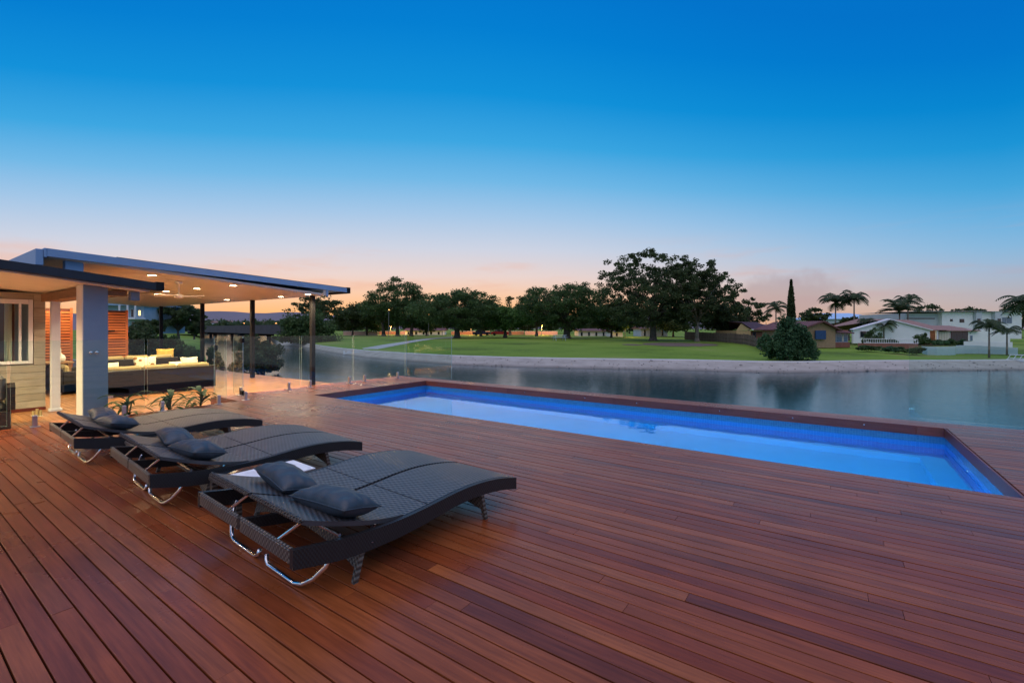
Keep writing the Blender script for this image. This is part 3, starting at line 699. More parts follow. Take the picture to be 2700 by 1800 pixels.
L1 = make_lounger()
spots = [((-2.155, 1.225, 0), R(-3.6), 'charcoal wicker double lounger beside the white topped side table only'),
         ((-4.13, 1.25, 0), R(-4.2), 'charcoal wicker double lounger standing between the two low side tables'),
         ((-6.09, 1.235, 0), R(-2.4), 'charcoal wicker double lounger closest to the blue pillar and glass fence')]
loungers = [L1, copy_tree(L1), copy_tree(L1)]
pl_names = ['on the lounger beside only the white topped table', 'on the lounger between both side tables', 'on the lounger nearest the blue pillar']
for i, (L, (loc, rz, lab)) in enumerate(zip(loungers, spots)):
    L.location = loc; L.rotation_euler = (0, 0, rz); L['label'] = lab
    for k, (x, dz) in enumerate(((-.285, 0), (-.915, 0.0))):
        o = link('throw_pillow', pillow_mesh('throw_pillow',   .54, .25, .16, 11+i*2+k), m_pillow)
        pp = []
        for e in range(4):
            for q in np.linspace(-1, 1, 13)[:-1]:
                a_, b_ = ((q, -1), (1, q), (-q, 1), (-1, -q))[e]
                pp.append((a_*.54/2*(1 - .07*(1-abs(b_))*abs(a_)**3), b_*.25/2*(1 - .10*(1-abs(a_))**1.2*abs(b_)**3), 0))
        MB().tube(pp + [pp[0]], .0045, 6).build('piping', m_pillow, o, True)
        c, s_ = math.cos(rz), math.sin(rz); u = .385 + (.02 if k else 0)
        o.location = (loc[0] + x*c - u*s_, loc[1] + x*s_ + u*c, .378); o.rotation_euler = (R(-12), R(3 if k else -3), rz + R(-5 if k else 4))
        tag(o, 'slate pillow ' + pl_names[i] + (', pillar side' if k else ', far from pillar'), 'pillow', 'slate pillows on the loungers')

# ------------------------------------------------------------------ side tables
def side_table(loc, white, label):
    T = thing('side_table', label, 'table', loc, R(-3), 'low side tables between the loungers')
    MB().bbox(-.255, .255, -.31, .31, .195, .232, .006).build('top_frame', m_wick_end, T)
    if white:
        MB().bbox(-.245, -.125, -.30, .30, .2325, .238, .002).build('glass_inset', m_black_glass, T)
        MB().bbox(-.120, .250, -.305, .305, .2325, .242, .002).build('white_panel', m_white_top, T)  # plain white slab beside the dark glass strip
    else:
        MB().bbox(-.245, .245, -.30, .30, .2325, .238, .002).build('glass_inset', m_black_glass, T)
    for sx in (-1, 1):
        for sy in (-1, 1):
            MB().bbox(sx*.225-.022, sx*.225+.022, sy*.28-.022, sy*.28+.022, 0, .197, .004).build('leg', m_wick_end, T)
    return T
side_table((-3.775, 1.90, 0), True, 'low dark wicker side table with a white panel on its top')
side_table((-5.74, 1.90, 0), False, 'low dark wicker side table with an all glass top')

# ------------------------------------------------------------------ glass fences
sp_mb = MB().bbox(-.055, .055, -.055, .055, 0, .012, .003).bbox(-.026, .026, -.026, .026, .012, .165, .006)
sp_me = sp_mb.mesh('spigot'); sp_me.materials.append(m_steel)
def fence(name, label, panels, spigots, top=1.22, z0=0.0, group=None):
    c = Vector(panels[0][0]).to_3d() if len(panels[0][0]) == 3 else Vector((*panels[0][0], 0))
    T = thing(name, label, 'glass fence', (c.x, c.y, z0), 0, group)
    for p0, p1 in panels:
        a = Vector((p0[0]-c.x, p0[1]-c.y, 0)); b = Vector((p1[0]-c.x, p1[1]-c.y, 0)); d = (b-a).normalized(); n = Vector((-d.y, d.x, 0))*.006
        V = []
        for z in (.06, top): V += [a-n+Vector((0,0,z)), b-n+Vector((0,0,z)), b+n+Vector((0,0,z)), a+n+Vector((0,0,z))]
        pane = raw('glass_pane', V, [(0,1,5,4), (2,3,7,6)], m_glass, T)
        mb = MB(); mb.add(V, [(4,5,6,7), (3,2,1,0), (1,2,6,5), (3,0,4,7)]); mb.build('polished_edge', m_edge, pane)
    for x, y in spigots:
        o = link('spigot', sp_me, None, T); o.location = (x-c.x, y-c.y, 0)
    return T
fence('glass_fence', 'frameless glass fence in front of the blue pillar, behind the loungers', [((-9.27, -1.1), (-9.27, 1.20)), ((-9.27, 1.235), (-9.27, 2.735)), ((-9.27, 2.775), (-9.27, 3.98))],
      [(-9.27, -.6), (-9.27, .8), (-9.27, 1.47), (-9.27, 2.47), (-9.27, 2.98), (-9.27, 3.85)])
fence('glass_fence', 'frameless glass fence at the narrow end of the pool', [((-10.12, 4.48), (-10.12, 5.92)), ((-10.12, 5.96), (-10.06, 7.30)), ((-10.06, 7.34), (-10.0, 9.02)), ((-9.97, 9.05), (-8.24, 9.05))],
      [(-10.12, 4.62), (-10.12, 5.66), (-10.12, 6.18), (-10.07, 7.22), (-10.06, 7.68), (-10.0, 8.75)])
fence('glass_fence', 'frameless glass fence on the outer deck edge past the pool corner', [((.975, 9.06), (2.42, 9.06)), ((2.46, 9.06), (3.9, 9.06)), ((3.94, 9.06), (5.4, 9.06))], [(3.0, 9.06), (3.6, 9.06), (4.4, 9.06)], 1.15)
gate = thing('glass_gate', 'frameless glass pool gate with black hinges', 'gate', (-9.41, 4.34, 0))
mb = MB(); a = Vector((0, 0, 0)); b = Vector((-.88, -.15, 0)); d = (b-a).normalized(); n = Vector((-d.y, d.x, 0))*.006; V = []
for z in (.05, 1.24): V += [a-n+Vector((0,0,z)), b-n+Vector((0,0,z)), b+n+Vector((0,0,z)), a+n+Vector((0,0,z))]
pane = raw('glass_pane', V, [(0,1,5,4), (2,3,7,6)], m_glass, gate)
mb = MB(); mb.add(V, [(4,5,6,7), (3,2,1,0), (1,2,6,5), (3,0,4,7)]); mb.build('polished_edge', m_edge, pane)
for z in (.10, 1.12): MB().bbox(-.075, .03, -.03, .02, z, z+.085, .006).build('hinge', m_black, gate)
MB().bbox(-.84, -.79, -.17, -.12, .95, 1.06, .008).build('latch', m_black, gate)
o = link('spigot', sp_me, None, gate); o.location = (.06, .02, 0)

# ------------------------------------------------------------------ pavilion
PAV = thing('pavilion', 'open pavilion with a flat sloping roof on dark posts and lit ceiling', 'pavilion', (-16, 4.5, LZ))
ox, oy, oz = -16, 4.5, LZ
def pv(mb_args, name, m, parent=None, T=PAV):
    x0, x1, y0, y1, z0, z1 = mb_args
    return MB().bbox(x0-ox, x1-ox, y0-oy, y1-oy, z0-oz, z1-oz, .006).build(name, m, parent or T)
RX0, RX1 = -23.6, -11.30
def ceil_z(y): return 2.645 - (y - 2.0) * 0.068
def sloped(name, m, x0, x1, pts_top, pts_bot, parent=None, T=PAV):
    mb = MB(); mb.strip([(y-oy, z-oz) for y, z in pts_top], [(y-oy, z-oz) for y, z in pts_bot], x0-ox, x1-ox); return mb.build(name, m, parent or T)
CY0, CY1 = 1.97, 7.28
def roof_top(y): return 2.80 - (y - 1.97) * 0.043
# ceiling of lining boards
nb = 40; bw = (RX1 - RX0 - .05) / nb
ceil_o = sloped('ceiling', m_ceiling, RX0, RX1-.03, [(CY0, ceil_z(CY0)+.06), (CY1, ceil_z(CY1)+.06)], [(CY0, ceil_z(CY0)+.02), (CY1, ceil_z(CY1)+.02)])
for i in range(nb):
    x = RX0 + i*bw
    sloped('lining_board', m_ceiling, x+.006, x+bw-.006, [(CY0, ceil_z(CY0)+.021), (CY1, ceil_z(CY1)+.021)], [(CY0, ceil_z(CY0)), (CY1, ceil_z(CY1))], ceil_o)
roof = sloped('roof', m_blue_fascia, RX0, RX1, [(1.97, roof_top(1.97)-.004), (8.0, roof_top(8.0)-.004)], [(1.97, ceil_z(1.97)+.07), (8.0, roof_top(8.0)-.10)])
sloped('fascia', m_blue_fascia, RX1, RX1+.03, [(1.94, roof_top(1.94)), (5.2, roof_top(5.2)), (8.0, roof_top(8.0))], [(1.94, roof_top(1.94)-.14), (5.2, roof_top(5.2)-.125), (8.0, roof_top(8.0)-.125)])
sloped('roof_flashing', m_black, RX0, RX1+.012, [(2.9, roof_top(2.9)+.012), (8.0, roof_top(8.0)+.012)], [(2.9, roof_top(2.9)-.002), (8.0, roof_top(8.0)-.002)], roof)
pv((RX0, RX1+.032, 8.0, 8.12, roof_top(8)-.15, roof_top(8)+.02), 'gutter', m_black)
pv((RX0, RX1+.03, 1.90, 1.938, roof_top(1.94)-.16, roof_top(1.94)+.002), 'fascia', m_blue_fascia)
pv((RX0, RX1, 1.80, 1.899, roof_top(1.94)-.30, roof_top(1.94)-.02), 'back_beam', m_blue_fascia)
pv((RX0, RX1+.0, 7.285, 7.36, 2.288, 2.44), 'eave_beam', m_ceiling)
pv((RX1-.06, RX1+.028, 7.362, 7.42, 2.27, 2.43), 'bracket', m_blue_fascia)
for X in (-11.72, -15.05, -18.7, -22.6):
    pv((X-.055, X+.055, 7.17, 7.28, LZ, ceil_z(7.2)+.01), 'post', m_black)
pv((-11.62, -11.42, 2.2, 2.45, 2.12, ceil_z(2.3)+.02), 'knee_post', m_blue_fascia)
# ceiling fan
def on_ceiling(px, py):
    d = ray(px, py)
    # H + dz s = 2.645 - (dy s - 2) .068
    s = (2.645 + .136 - H_CAM) / (d.z + d.y*.068); return Vector((d.x*s, d.y*s, H_CAM + d.z*s))
fp = on_ceiling(472, 742)
fan = thing('ceiling_fan', 'white ceiling fan hanging under the pavilion ceiling', 'ceiling fan', fp)
MB().lathe([(.07, -.06), (.08, 0.0)], 14).lathe([(.012, -.30), (.012, -.05)], 8).build('rod', m_trim, fan)
hub = MB().lathe([(.03, -.40), (.085, -.38), (.085, -.31), (.03, -.29)], 16).build('hub', m_trim, fan)
for k in range(4):
    o = MB().bbox(.08, .60, -.055, .055, -.345, -.335, .003).build('blade', m_trim, fan); o.rotation_euler = (R(6), 0, R(90*k+25))
# downlights
spot_lights = []
def downlight(p, label, r=.075, power=30.0, lit=True, nrm=None):
    T = thing('downlight', label, 'downlight', p, 0, 'warm downlights in the ceilings')
    MB().lathe([(r*1.35, -.004), (r*1.3, -.010), (r*1.02, -.010), (r, .0), (r, .02)], 18).build('trim_ring', m_trim, T)
    MB().lathe([(r*.98, -.006), (r*.9, -.004), (.001, -.004)], 16).build('lens', m_lamp, T)
    ld = bpy.data.lights.new('downlight_lamp', 'SPOT'); ld.energy = power; ld.color = (1.0, 0.72, 0.42); ld.spot_size = R(150); ld.spot_blend = .6; ld.shadow_soft_size = .05
    lo = bpy.data.objects.new('downlight_lamp', ld); col.objects.link(lo); lo.parent = T; lo.location = (0, 0, -.03)
    return T
labs = [((315, 738), 'lit downlight just above the end of the black gutter, nearest the house wall'), ((401, 725), 'lit downlight closest to the blue fascia of the pavilion'),
        ((438, 767), 'lit downlight right beside the ceiling fan, on the house side'), ((519, 760), 'lit downlight between the ceiling fan and the pool'), ((615, 752), 'lit downlight in the ceiling bay next to the pool end'),
        ((598, 789.5), 'lit downlight by the eave over the third dark post'), ((741, 781.5), 'lit downlight by the eave midway between the two end posts'), ((812, 775), 'lit downlight by the eave next to the end post')]
for (p_, l_) in labs: downlight(on_ceiling(*p_) + Vector((0, 0, -.002)), l_, power=150.0)
downlight(Vector((-16.5, 3.0, ceil_z(3.0)-.002)), 'lit downlight deep under the roof above the slatted screen', power=150.0)
downlight(Vector((-20.0, 4.5, ceil_z(4.5)-.002)), 'lit downlight at the back of the pavilion above the hedge side', power=150.0)

# ------------------------------------------------------------------ wide pillar with outdoor shower
PIL = thing('shower_pillar', 'square blue grey pillar with a cream side and two shower taps', 'pillar', (-9.675, 2.18, LZ))
MB().bbox(-.166, .175, -.145, .15, 0, 2.075-LZ, .004).build('shaft', m_pillar, PIL)
MB().bbox(-.175, .168, -.156, -.1455, 0, 2.074-LZ, .003).build('cream_face', m_cream, PIL)
for dy in (-.07, .0):
    o = MB().lathe([(.010, 0), (.010, .03), (.024, .034), (.026, .055), (.018, .066)], 14).build('shower_tap', m_chrome, PIL, True)
    o.location = (.175, dy, 1.02-LZ); o.rotation_euler = (0, R(90), 0)
COLN = thing('white_column', 'slim white column beside the timber clad wall', 'column', (-12.1, 2.19, LZ))
MB().bbox(-.062, .062, -.062, .062, 0, 1.905-LZ, .005).build('shaft', m_white, COLN)
MB().bbox(-.085, .085, -.085, .085, 0, .05, .005).build('plinth', m_white, COLN)

# ------------------------------------------------------------------ house wing at the left
HX, HY = -12.46, 2.12
HS = thing('house', 'timber clad house wing with dark fascia roof and white framed window', 'house', (HX, 0, LZ))
def hb(name, m, x0, x1, y0, y1, z0, z1, parent=None, b=.004):
    return MB().bbox(x0-HX, x1-HX, y0, y1, z0-LZ, z1-LZ, b).build(name, m, parent or HS)
def soff(y): return 2.128 - (y - 1.52)*.100
WY0, WY1, WZ0, WZ1 = 0.55, 1.95, 0.73, 1.94
core = hb('wall', m_clad, HX-.35, HX-.022, WY1+.01, HY-.01, LZ, 2.055); hb('wall', m_clad, HX-.35, HX-.022, -3.0, WY0-.01, LZ, 2.2)
hb('wall', m_clad, HX-.349, HX-.0221, WY0-.009, WY1+.009, LZ, WZ0-.005); hb('wall', m_clad, HX-.349, HX-.0221, WY0-.009, WY1+.009, WZ1+.005, 2.06)
z = LZ + .06; cb_h = .135
while z < 2.2:
    zt1 = z + cb_h - .005
    def put(y0, y1):
        zz = min(zt1, soff(y1)-.002)
        if zz > z + .01: hb('cladding_board', m_clad, HX-.021, HX, y0, y1, z, zz, core)
    if zt1 <= WZ0 - .01 or z >= WZ1 + .01: put(-3.0, HY)
    else: put(WY1+.012, HY); put(-3.0, WY0-.012)
    z += cb_h
hb('skirting', timber('red_stained_skirting', [(.16,.03,.02),(.2,.04,.025)], axis='y'), HX-.03, HX+.012, -3.0, HY+.004, LZ, LZ+.058)
win = hb('window', m_white, HX-.06, HX+.012, WY1-.06, WY1, WZ0, WZ1)
hb('frame', m_white, HX-.06, HX+.012, WY0, WY1-.061, WZ0, WZ0+.055, win); hb('frame', m_white, HX-.06, HX+.012, WY0, WY1-.061, WZ1-.085, WZ1, win)
hb('frame', m_white, HX-.06, HX+.012, WY0, WY0+.05, WZ0+.056, WZ1-.086, win); hb('frame', m_white, HX-.05, HX+.006, 1.765, 1.80, WZ0+.056, WZ1-.086, win)
hb('pane', m_glass, HX-.028, HX-.022, WY0+.051, 1.764, WZ0+.056, WZ1-.086, win, .001); hb('pane', m_glass, HX-.018, HX-.012, 1.801, WY1-.061, WZ0+.056, WZ1-.086, win, .001)
mb = MB(); rr = random.Random(4)
for y0, y1 in ((.62, 1.02), (1.40, 1.52), (1.60, 1.70)):
    n = 14; top = []
    V = []; 
    for i in range(n+1):
        yy = y0 + (y1-y0)*i/n; xx = HX-.14 + .022*math.sin(i*2.1)
        V += [(xx-HX, yy, WZ0-.05-LZ), (xx-HX, yy, WZ1+.02-LZ)]
    mb.add(V, [(i*2, i*2+2, i*2+3, i*2+1) for i in range(n)])
mb.build('curtain', m_curtain, HS)
hb('room_wall', mat('warm_room_wall', (.34,.10,.05), (.4,.12,.06), rough=.8), HX-2.2, HX-2.1, -2.5, 2.0, LZ, 2.2)
hb('room_end_wall', m_cream, HX-2.1, HX-.36, 2.0, 2.08, LZ, 2.05)
# roof with raking fascia
mb = MB(); y0, y1 = -3.4, 2.84
mb.strip([(y0, soff(y0)+.14-LZ), (y1, soff(y1)+.14-LZ)], [(y0, soff(y0)+.022-LZ), (y1, soff(y1)+.022-LZ)], -3.0, -9.13-HX)
rf = mb.build('roof', m_navy, HS)
for i in range(6):
    x0 = HX-.35 + i*.60; x1 = min(x0+.594, -9.13)
    MB().strip([(y0, soff(y0)+.0215-LZ), (y1-.05, soff(y1-.05)+.0215-LZ)], [(y0, soff(y0)+.002-LZ), (y1-.05, soff(y1-.05)+.002-LZ)], x0-HX, x1-HX).build('soffit_panel', m_cream, rf)
MB().strip([(y0, soff(y0)+.152-LZ), (y1+.02, soff(y1)+.150-LZ)], [(y0, soff(y0)+.032-LZ), (y1+.02, soff(y1)+.028-LZ)], -9.128-HX, -9.10-HX).build('fascia', m_navy, HS)
hb('gutter', m_black, HX+.3, -9.09, 2.842, 2.95, soff(2.84)+.02, soff(2.84)+.165)
hb('beam', m_beam, HX+.002, -9.86, 2.06, 2.26, 1.91, soff(2.26)-.001)
hb('beam_stub', m_beam, -9.84, -9.60, 2.342, 2.60, 1.93, soff(2.6)-.001)
hb('gutter_bracket', m_pillar, -9.62, -9.50, 2.62, 2.74, 1.86, soff(2.74)+.0)
# unseen lamps added under the soffit for warm light on wall and deck
for (x, y, l_) in ((-10.7, .35, 'beside the window'), (-9.8, -1.3, 'one lamp past the window'), (-9.8, -2.6, 'two lamps past the window')):
    downlight(Vector((x, y, soff(y)-.001)), 'added unseen lamp in the cream house soffit ' + l_, r=.045, power=280)

# ------------------------------------------------------------------ slatted screens
def slat_screen(X, y0, y1, z0, z1, label, pitch=.078):
    T = thing('slatted_screen', label, 'privacy screen', (X, (y0+y1)/2, LZ), 0, 'cedar slat screens')
    z = z0; cy = (y0+y1)/2
    while z + pitch < z1:
        MB().box(-.012, .012, y0-cy+.05, y1-cy-.05, z-LZ, z+pitch-.026-LZ).build('slat', m_slat, T); z += pitch
    for yy in (y0, y1-.05): MB().box(-.02, .016, yy-cy, yy+.05-cy, 0, z1-LZ).build('stile', m_slat, T)
    MB().box(-.05, -.03, y0-cy+.01, y1-cy-.01, 0, z1-.02-LZ).build('backing', mat('dark_screen_backing', (.06,.015,.008), rough=.9), T)
    return T
slat_screen(-17.0, 2.30, 3.42, .55, 1.95, 'orange cedar slat screen seen between the white column and the pillar')
slat_screen(-17.0, 3.70, 4.62, .55, 1.93, 'orange cedar slat screen beside the hedge with a small vent')
MB().box(-.01, .03, -.20, .20, 0, .045).build('screen_vent', m_black, [o for o in col.objects if o.name.startswith('slatted_screen')][1]).location = (.014, -.05, 1.30-LZ)

# ------------------------------------------------------------------ outdoor furniture
def sofa(name, label, loc, rz, w, d=.85, seat=.36, back=.60, cushions=3, arms=True, cat='sofa'):
    T = thing(name, label, cat, loc, rz)
    MB().bbox(-w/2, w/2, -d/2, d/2, .05, seat-.12, .01).build('base', m_sofa, T)
    MB().bbox(-w/2, w/2, d/2-.10, d/2, .05, back, .012).build('back_panel', m_sofa, T)
    if arms:
        for sx in (-1, 1): MB().bbox(min(sx*w/2, sx*(w/2-.09)), max(sx*w/2, sx*(w/2-.09)), -d/2, d/2-.101, .05, back-.06, .01).build('arm', m_sofa, T)
    iw = w - .2; cw = iw/cushions
    for i in range(cushions):
        x0 = -iw/2 + i*cw
        MB().bbox(x0+.006, x0+cw-.006, -d/2, d/2-.24, seat-.118, seat+.02, .03).build('seat_cushion', m_mustard, T)
        MB().bbox(x0+.008, x0+cw-.008, d/2-.235, d/2-.102, seat-.05, back+.085, .045).build('back_cushion', m_mustard, T)
    for sx in (-1, 1):
        for sy in (-1, 1): MB().box(sx*(w/2-.16)-.10, sx*(w/2-.16)+.10, sy*(d/2-.06)-.02, sy*(d/2-.06)+.02, 0, .051).build('foot', m_steel, T)
    return T
sofa('wicker_sofa', 'long dark wicker sofa with its back to the pool fence, mustard cushions', (-13.75, 4.28, LZ), R(-90), 2.35, .9)
sofa('wicker_sofa', 'dark wicker sofa by the slatted screen, seen behind the pillar', (-15.7, 3.15, LZ), R(180), 1.7, .85)
sofa('wicker_sofa', 'far dark wicker sofa with folded yellow cloth, beyond the long sofa', (-16.25, 4.55, LZ), R(-90), 1.9, .8, .38, .72)
def cushion(name, label, loc, rot, m, w=.42, d=.42, h=.15, seed=1):
    o = link(name, pillow_mesh(name, w, d, h, seed, 18, 14), m); o.location = loc; o.rotation_euler = rot; return tag(o, label, 'cushion')
m, t, p = newmat('cream_print_fabric'); tc = N('ShaderNodeTexCoord', t); vo = N('ShaderNodeTexVoronoi', t); vo.inputs['Scale'].default_value = 7.5; t.links.new(tc.outputs['Object'], vo.inputs[0])
r = N('ShaderNodeValToRGB', t); r.color_ramp.interpolation = 'CONSTANT'; ramp(r, [(0, (.22,.09,.02,1)), (.34, (.72,.66,.48,1))]); t.links.new(vo.outputs['Distance'], r.inputs[0]); t.links.new(r.outputs[0], p.inputs['Base Color']); p.inputs['Roughness'].default_value = .9
m_print = m
m_creamfab = mat('cream_fabric', (.66,.60,.44), (.72,.66,.5), rough=.9, scale=8)
cushion('scatter_cushion', 'cream cushion with brown spots on the long sofa', (-14.02, 4.15, .50), (R(72), 0, R(80)), m_print, .46, .40, .14, 3)
cushion('scatter_cushion', 'plain cream cushion at the pool end of the long sofa', (-13.98, 5.10, .47), (R(65), 0, R(84)), m_creamfab, .40, .36, .14, 4)
cushion('scatter_cushion', 'small pale cushion lying beside the plain cream one', (-13.95, 4.80, .44), (R(40), 0, R(95)), m_creamfab, .30, .26, .11, 5)
cushion('scatter_cushion', 'cream cushion at the house end of the long sofa', (-13.98, 3.45, .45), (R(55), 0, R(88)), m_creamfab, .38, .32, .12, 6)
cushion('yellow_throw', 'folded yellow cloth over the far sofa back', (-16.1, 5.25, .60), (R(88), 0, R(92)), mat('yellow_cloth', (.60,.36,.08), (.66,.42,.1), rough=.9), .44, .40, .09, 7)
ct = thing('coffee_table', 'low timber coffee table between the sofas', 'table', (-14.95, 4.6, LZ))
MB().bbox(-.35, .35, -.55, .55, .36, .40, .006).build('top', m_wood, ct)
for sx in (-1, 1):
    for sy in (-1, 1): MB().box(sx*.30-.03, sx*.30+.03, sy*.48-.03, sy*.48+.03, 0, .361).build('leg', m_wood, ct)
dt = thing('dining_table', 'timber outdoor table by the slatted screen', 'table', (-16.3, 2.72, LZ))
MB().bbox(-.45, .45, -.5, .5, .68, .72, .006).build('top', m_wood, dt)
for sx in (-1, 1):
    for sy in (-1, 1): MB().box(sx*.38-.035, sx*.38+.035, sy*.42-.035, sy*.42+.035, 0, .681).build('leg', m_wood, dt)
lamp = thing('table_ornament', 'small white bulb shaped ornament with a spire on the outdoor table', 'ornament', (-15.95, 2.98, .72+LZ))
MB().lathe([(.05, 0), (.09, .03), (.105, .09), (.08, .16), (.03, .20), (.016, .23), (.012, .33), (.004, .36)], 20).build('body', mat('white_ceramic', (.75,.74,.68), rough=.3), lamp, True)
# chair and candles beyond the glass at the far left
AC = thing('garden_armchair', 'grey cushioned garden armchair behind the glass by the clad wall', 'armchair', (-10.75, 1.06, LZ), R(-95))
MB().bbox(-.36, .36, -.36, .36, .02, .30, .01).build('base', m_sofa, AC)
MB().bbox(-.31, .31, -.36, .26, .302, .43, .04).build('seat_cushion', mat('olive_grey_fabric', (.20,.18,.11), (.24,.22,.14), rough=.9), AC)
MB().bbox(-.31, .31, .12, .30, .432, .84, .05).build('back_cushion', mat('grey_fabric', (.15,.14,.115), (.18,.17,.14), rough=.9), AC)
for sx in (-1, 1): MB().prism([(-.36, .31), (.36, .31), (.36, .66), (.22, .72), (.02, .68), (-.30, .52), (-.36, .45)], 'x', sx*.36-.045, sx*.36+.045).build('arm', m_sofa, AC)
m_candle = mat('yellow_wax', (.42,.34,.14), (.5,.4,.18), rough=.6)
for k, (px, py, hh, lb_) in enumerate(((88, 1096, .10, 'short yellow candle nearest the armchair'), (98, 1098, .17, 'tall yellow candle in the middle of the candle cluster'), (107, 1097, .13, 'middle height yellow candle nearest the slim white column'))):
    q = W(px, py, LZ); T = thing('candle', lb_, 'candle', q)
    MB().lathe([(.020, 0), (.020, hh*.8), (.017, hh*.8+.004)], 12).build('wax', m_candle, T)
    MB().lathe([(.032, 0), (.036, .010), (.024, .016)], 12).build('dish', m_creamfab, T)

# strappy plants by the fence
def strappy(loc, seed, label, hgt=.40):
    T = thing('strappy_plant', label, 'plant', loc, 0, 'small strappy plants along the glass fence'); T.scale = (1.45, 1.45, 1.5)
    r = random.Random(seed)
    MB().lathe([(.05, 0), (.075, .01), (.06, .03), (.02, .05)], 10).build('root_ball', mat('bark_mulch', (.05,.03,.02), rough=1), T)
    for k in range(3): MB().tube([(r.uniform(-.03,.03), r.uniform(-.03,.03), .0), (r.uniform(-.06,.06), r.uniform(-.06,.06), hgt*.45)], .009, 6).build('stem', m_leaf_plant, T)
    for k in range(22):
        a = r.uniform(0, 6.28); ln = r.uniform(.18, .30); z0 = r.uniform(.06, hgt*.5); up = r.uniform(.35, 1.2); w = r.uniform(.016, .028)
        V = []; n = 7
        for i in range(n):
            q = i/(n-1); rad = ln*q; zz = z0 + ln*(up*q - .75*q*q); ww = w*math.sin(math.pi*(.12+.86*q))
            cx, cy = math.cos(a)*rad, math.sin(a)*rad; nx, ny = -math.sin(a)*ww, math.cos(a)*ww
            V += [(cx-nx, cy-ny, zz), (cx, cy, zz-.006), (cx+nx, cy+ny, zz)]
        mb = MB(); mb.add(V, [f for i in range(n-1) for f in ((i*3, i*3+1, i*3+4, i*3+3), (i*3+1, i*3+2, i*3+5, i*3+4))]); mb.build('leaf', m_leaf_plant, T, True)
strappy((-9.44, 2.56, LZ), 1, 'small strappy plant at the fence, nearest the blue pillar', .56)
strappy((-9.44, 3.15, LZ), 2, 'small strappy plant at the fence, the middle one of three', .52)
strappy((-9.44, 3.62, LZ), 3, 'small strappy plant at the fence, nearest the glass gate', .56)

# ------------------------------------------------------------------ trees
m_bark = mat('grey_bark', (.075,.058,.045), (.12,.095,.075), rough=.95, scale=3, bump=.5, bscale=9)
m_bark_pale = mat('pale_bark', (.16,.14,.11), (.22,.19,.15), rough=.95, scale=3)
fol_dark = foliage('dark_tree_leaves', (0.034,0.056,0.022), (0.096,0.139,0.050), 0.38)
fol_mid = foliage('green_tree_leaves', (0.040,0.078,0.026), (0.116,0.189,0.059), 0.38)
fol_bright = foliage('bright_tree_leaves', (0.046,0.116,0.028), (0.139,0.264,0.062), 0.38)
fol_bush = foliage('glossy_bush_leaves', (0.031,0.085,0.034), (0.101,0.202,0.085), 0.38)
fol_palm = foliage('palm_leaves', (0.028,0.053,0.025), (0.074,0.116,0.050), 0.38)
def leaf_quads(P, size, rg, flat=0.0):
    n = len(P); a = rg.normal(size=(n,3)); a[:,2] *= (1-flat); a /= np.linalg.norm(a, axis=1)[:,None]
    b = rg.normal(size=(n,3)); b -= a*np.sum(a*b, axis=1)[:,None]; b /= np.linalg.norm(b, axis=1)[:,None]
    s = size*rg.uniform(.45, 1.55, size=(n,1)); w = s*rg.uniform(.4, .7, size=(n,1))
    return np.stack([P - a*s*.5, P + b*w*.5, P + a*s*.5, P - b*w*.5], axis=1)
def tree(name, label, base, height, rx, crown_h, leaf=.32, clumps=60, per=110, seed=1, fol=None, bark=None, trunk_r=None, gap=.5, group='park trees across the river', rdepth=None, lean=0.0, clump_r=.2, multi=1, low=.0, cat='tree', dome=True):
    rg = np.random.default_rng(seed); rr = random.Random(seed)
    T = thing(name, label, cat, base, YAW, group)
    ry = rdepth or rx*.85; cz = height - crown_h/2; rz_ = crown_h/2
    C = []
    while len(C) < clumps:
        q = rg.uniform(-1, 1, 3); d = np.linalg.norm(q)
        if d > 1 or d < gap*rg.uniform(0, 1): continue
        if dome and q[2] < 0: q[0] *= (1 - .25*q[2]**2); q[2] *= .85
        q = q * (1 + .10*math.sin(3*math.atan2(q[0], q[2]) + seed))
        C.append((q[0]*rx*(1-.6*clump_r) + lean*(q[2]+1), q[1]*ry*(1-.6*clump_r), cz + q[2]*rz_*(1-.5*clump_r)))
    C = np.array(C); pts = []
    for c in C:
        n = int(per*rg.uniform(.55, 1.4)); cr = clump_r*rg.uniform(.65, 1.35)
        e = rg.normal(size=(n,3)); e /= np.linalg.norm(e, axis=1)[:,None]; e *= (rg.uniform(0, 1, size=(n,1))**.45)
        pts.append(c + e*np.array([cr*rx*1.05, cr*ry*1.05, cr*(rx+rz_)*.36]))
    P = np.concatenate(pts); P = P[P[:,2] > low]
    quads('crown', leaf_quads(P, leaf, rg), fol or fol_mid, T)
    mb = MB(); tr_ = trunk_r or height*.028; fork = max(.25*height, (height-crown_h)*.95)
    for k in range(multi):
        bx = (k-(multi-1)/2)*rx*.35; top = (bx*1.1 + lean*.4, rr.uniform(-.2, .2), fork)
        mb.tube([(bx, 0, -.15), (bx*1.02+rr.uniform(-.1,.1)*tr_, 0, fork*.35), (top[0]*.95, top[1]*.6, fork*.75), top], tr_*1.25, 9, tr_*.72)
        mb.lathe([(tr_*1.9, -.12), (tr_*1.45, .12), (tr_*1.2, .5)], 10, (bx, 0, 0))
        idx = rr.sample(range(len(C)), min(len(C), max(8, 26//multi)))
        for i in idx:
            c = Vector(C[i]); b0 = Vector(top) - Vector((0, 0, rr.uniform(0, .25*fork))); mid = b0.lerp(c, .5) + Vector((rr.uniform(-.05,.05)*rx, rr.uniform(-.05,.05)*rx, rr.uniform(0, .1)*rz_))
            mb.tube([b0, b0.lerp(mid, .5) + Vector((0, 0, .02*height)), mid, c], tr_*.40, 5, tr_*.06)
    mb.build('trunk', bark or m_bark, T, True)
    return T
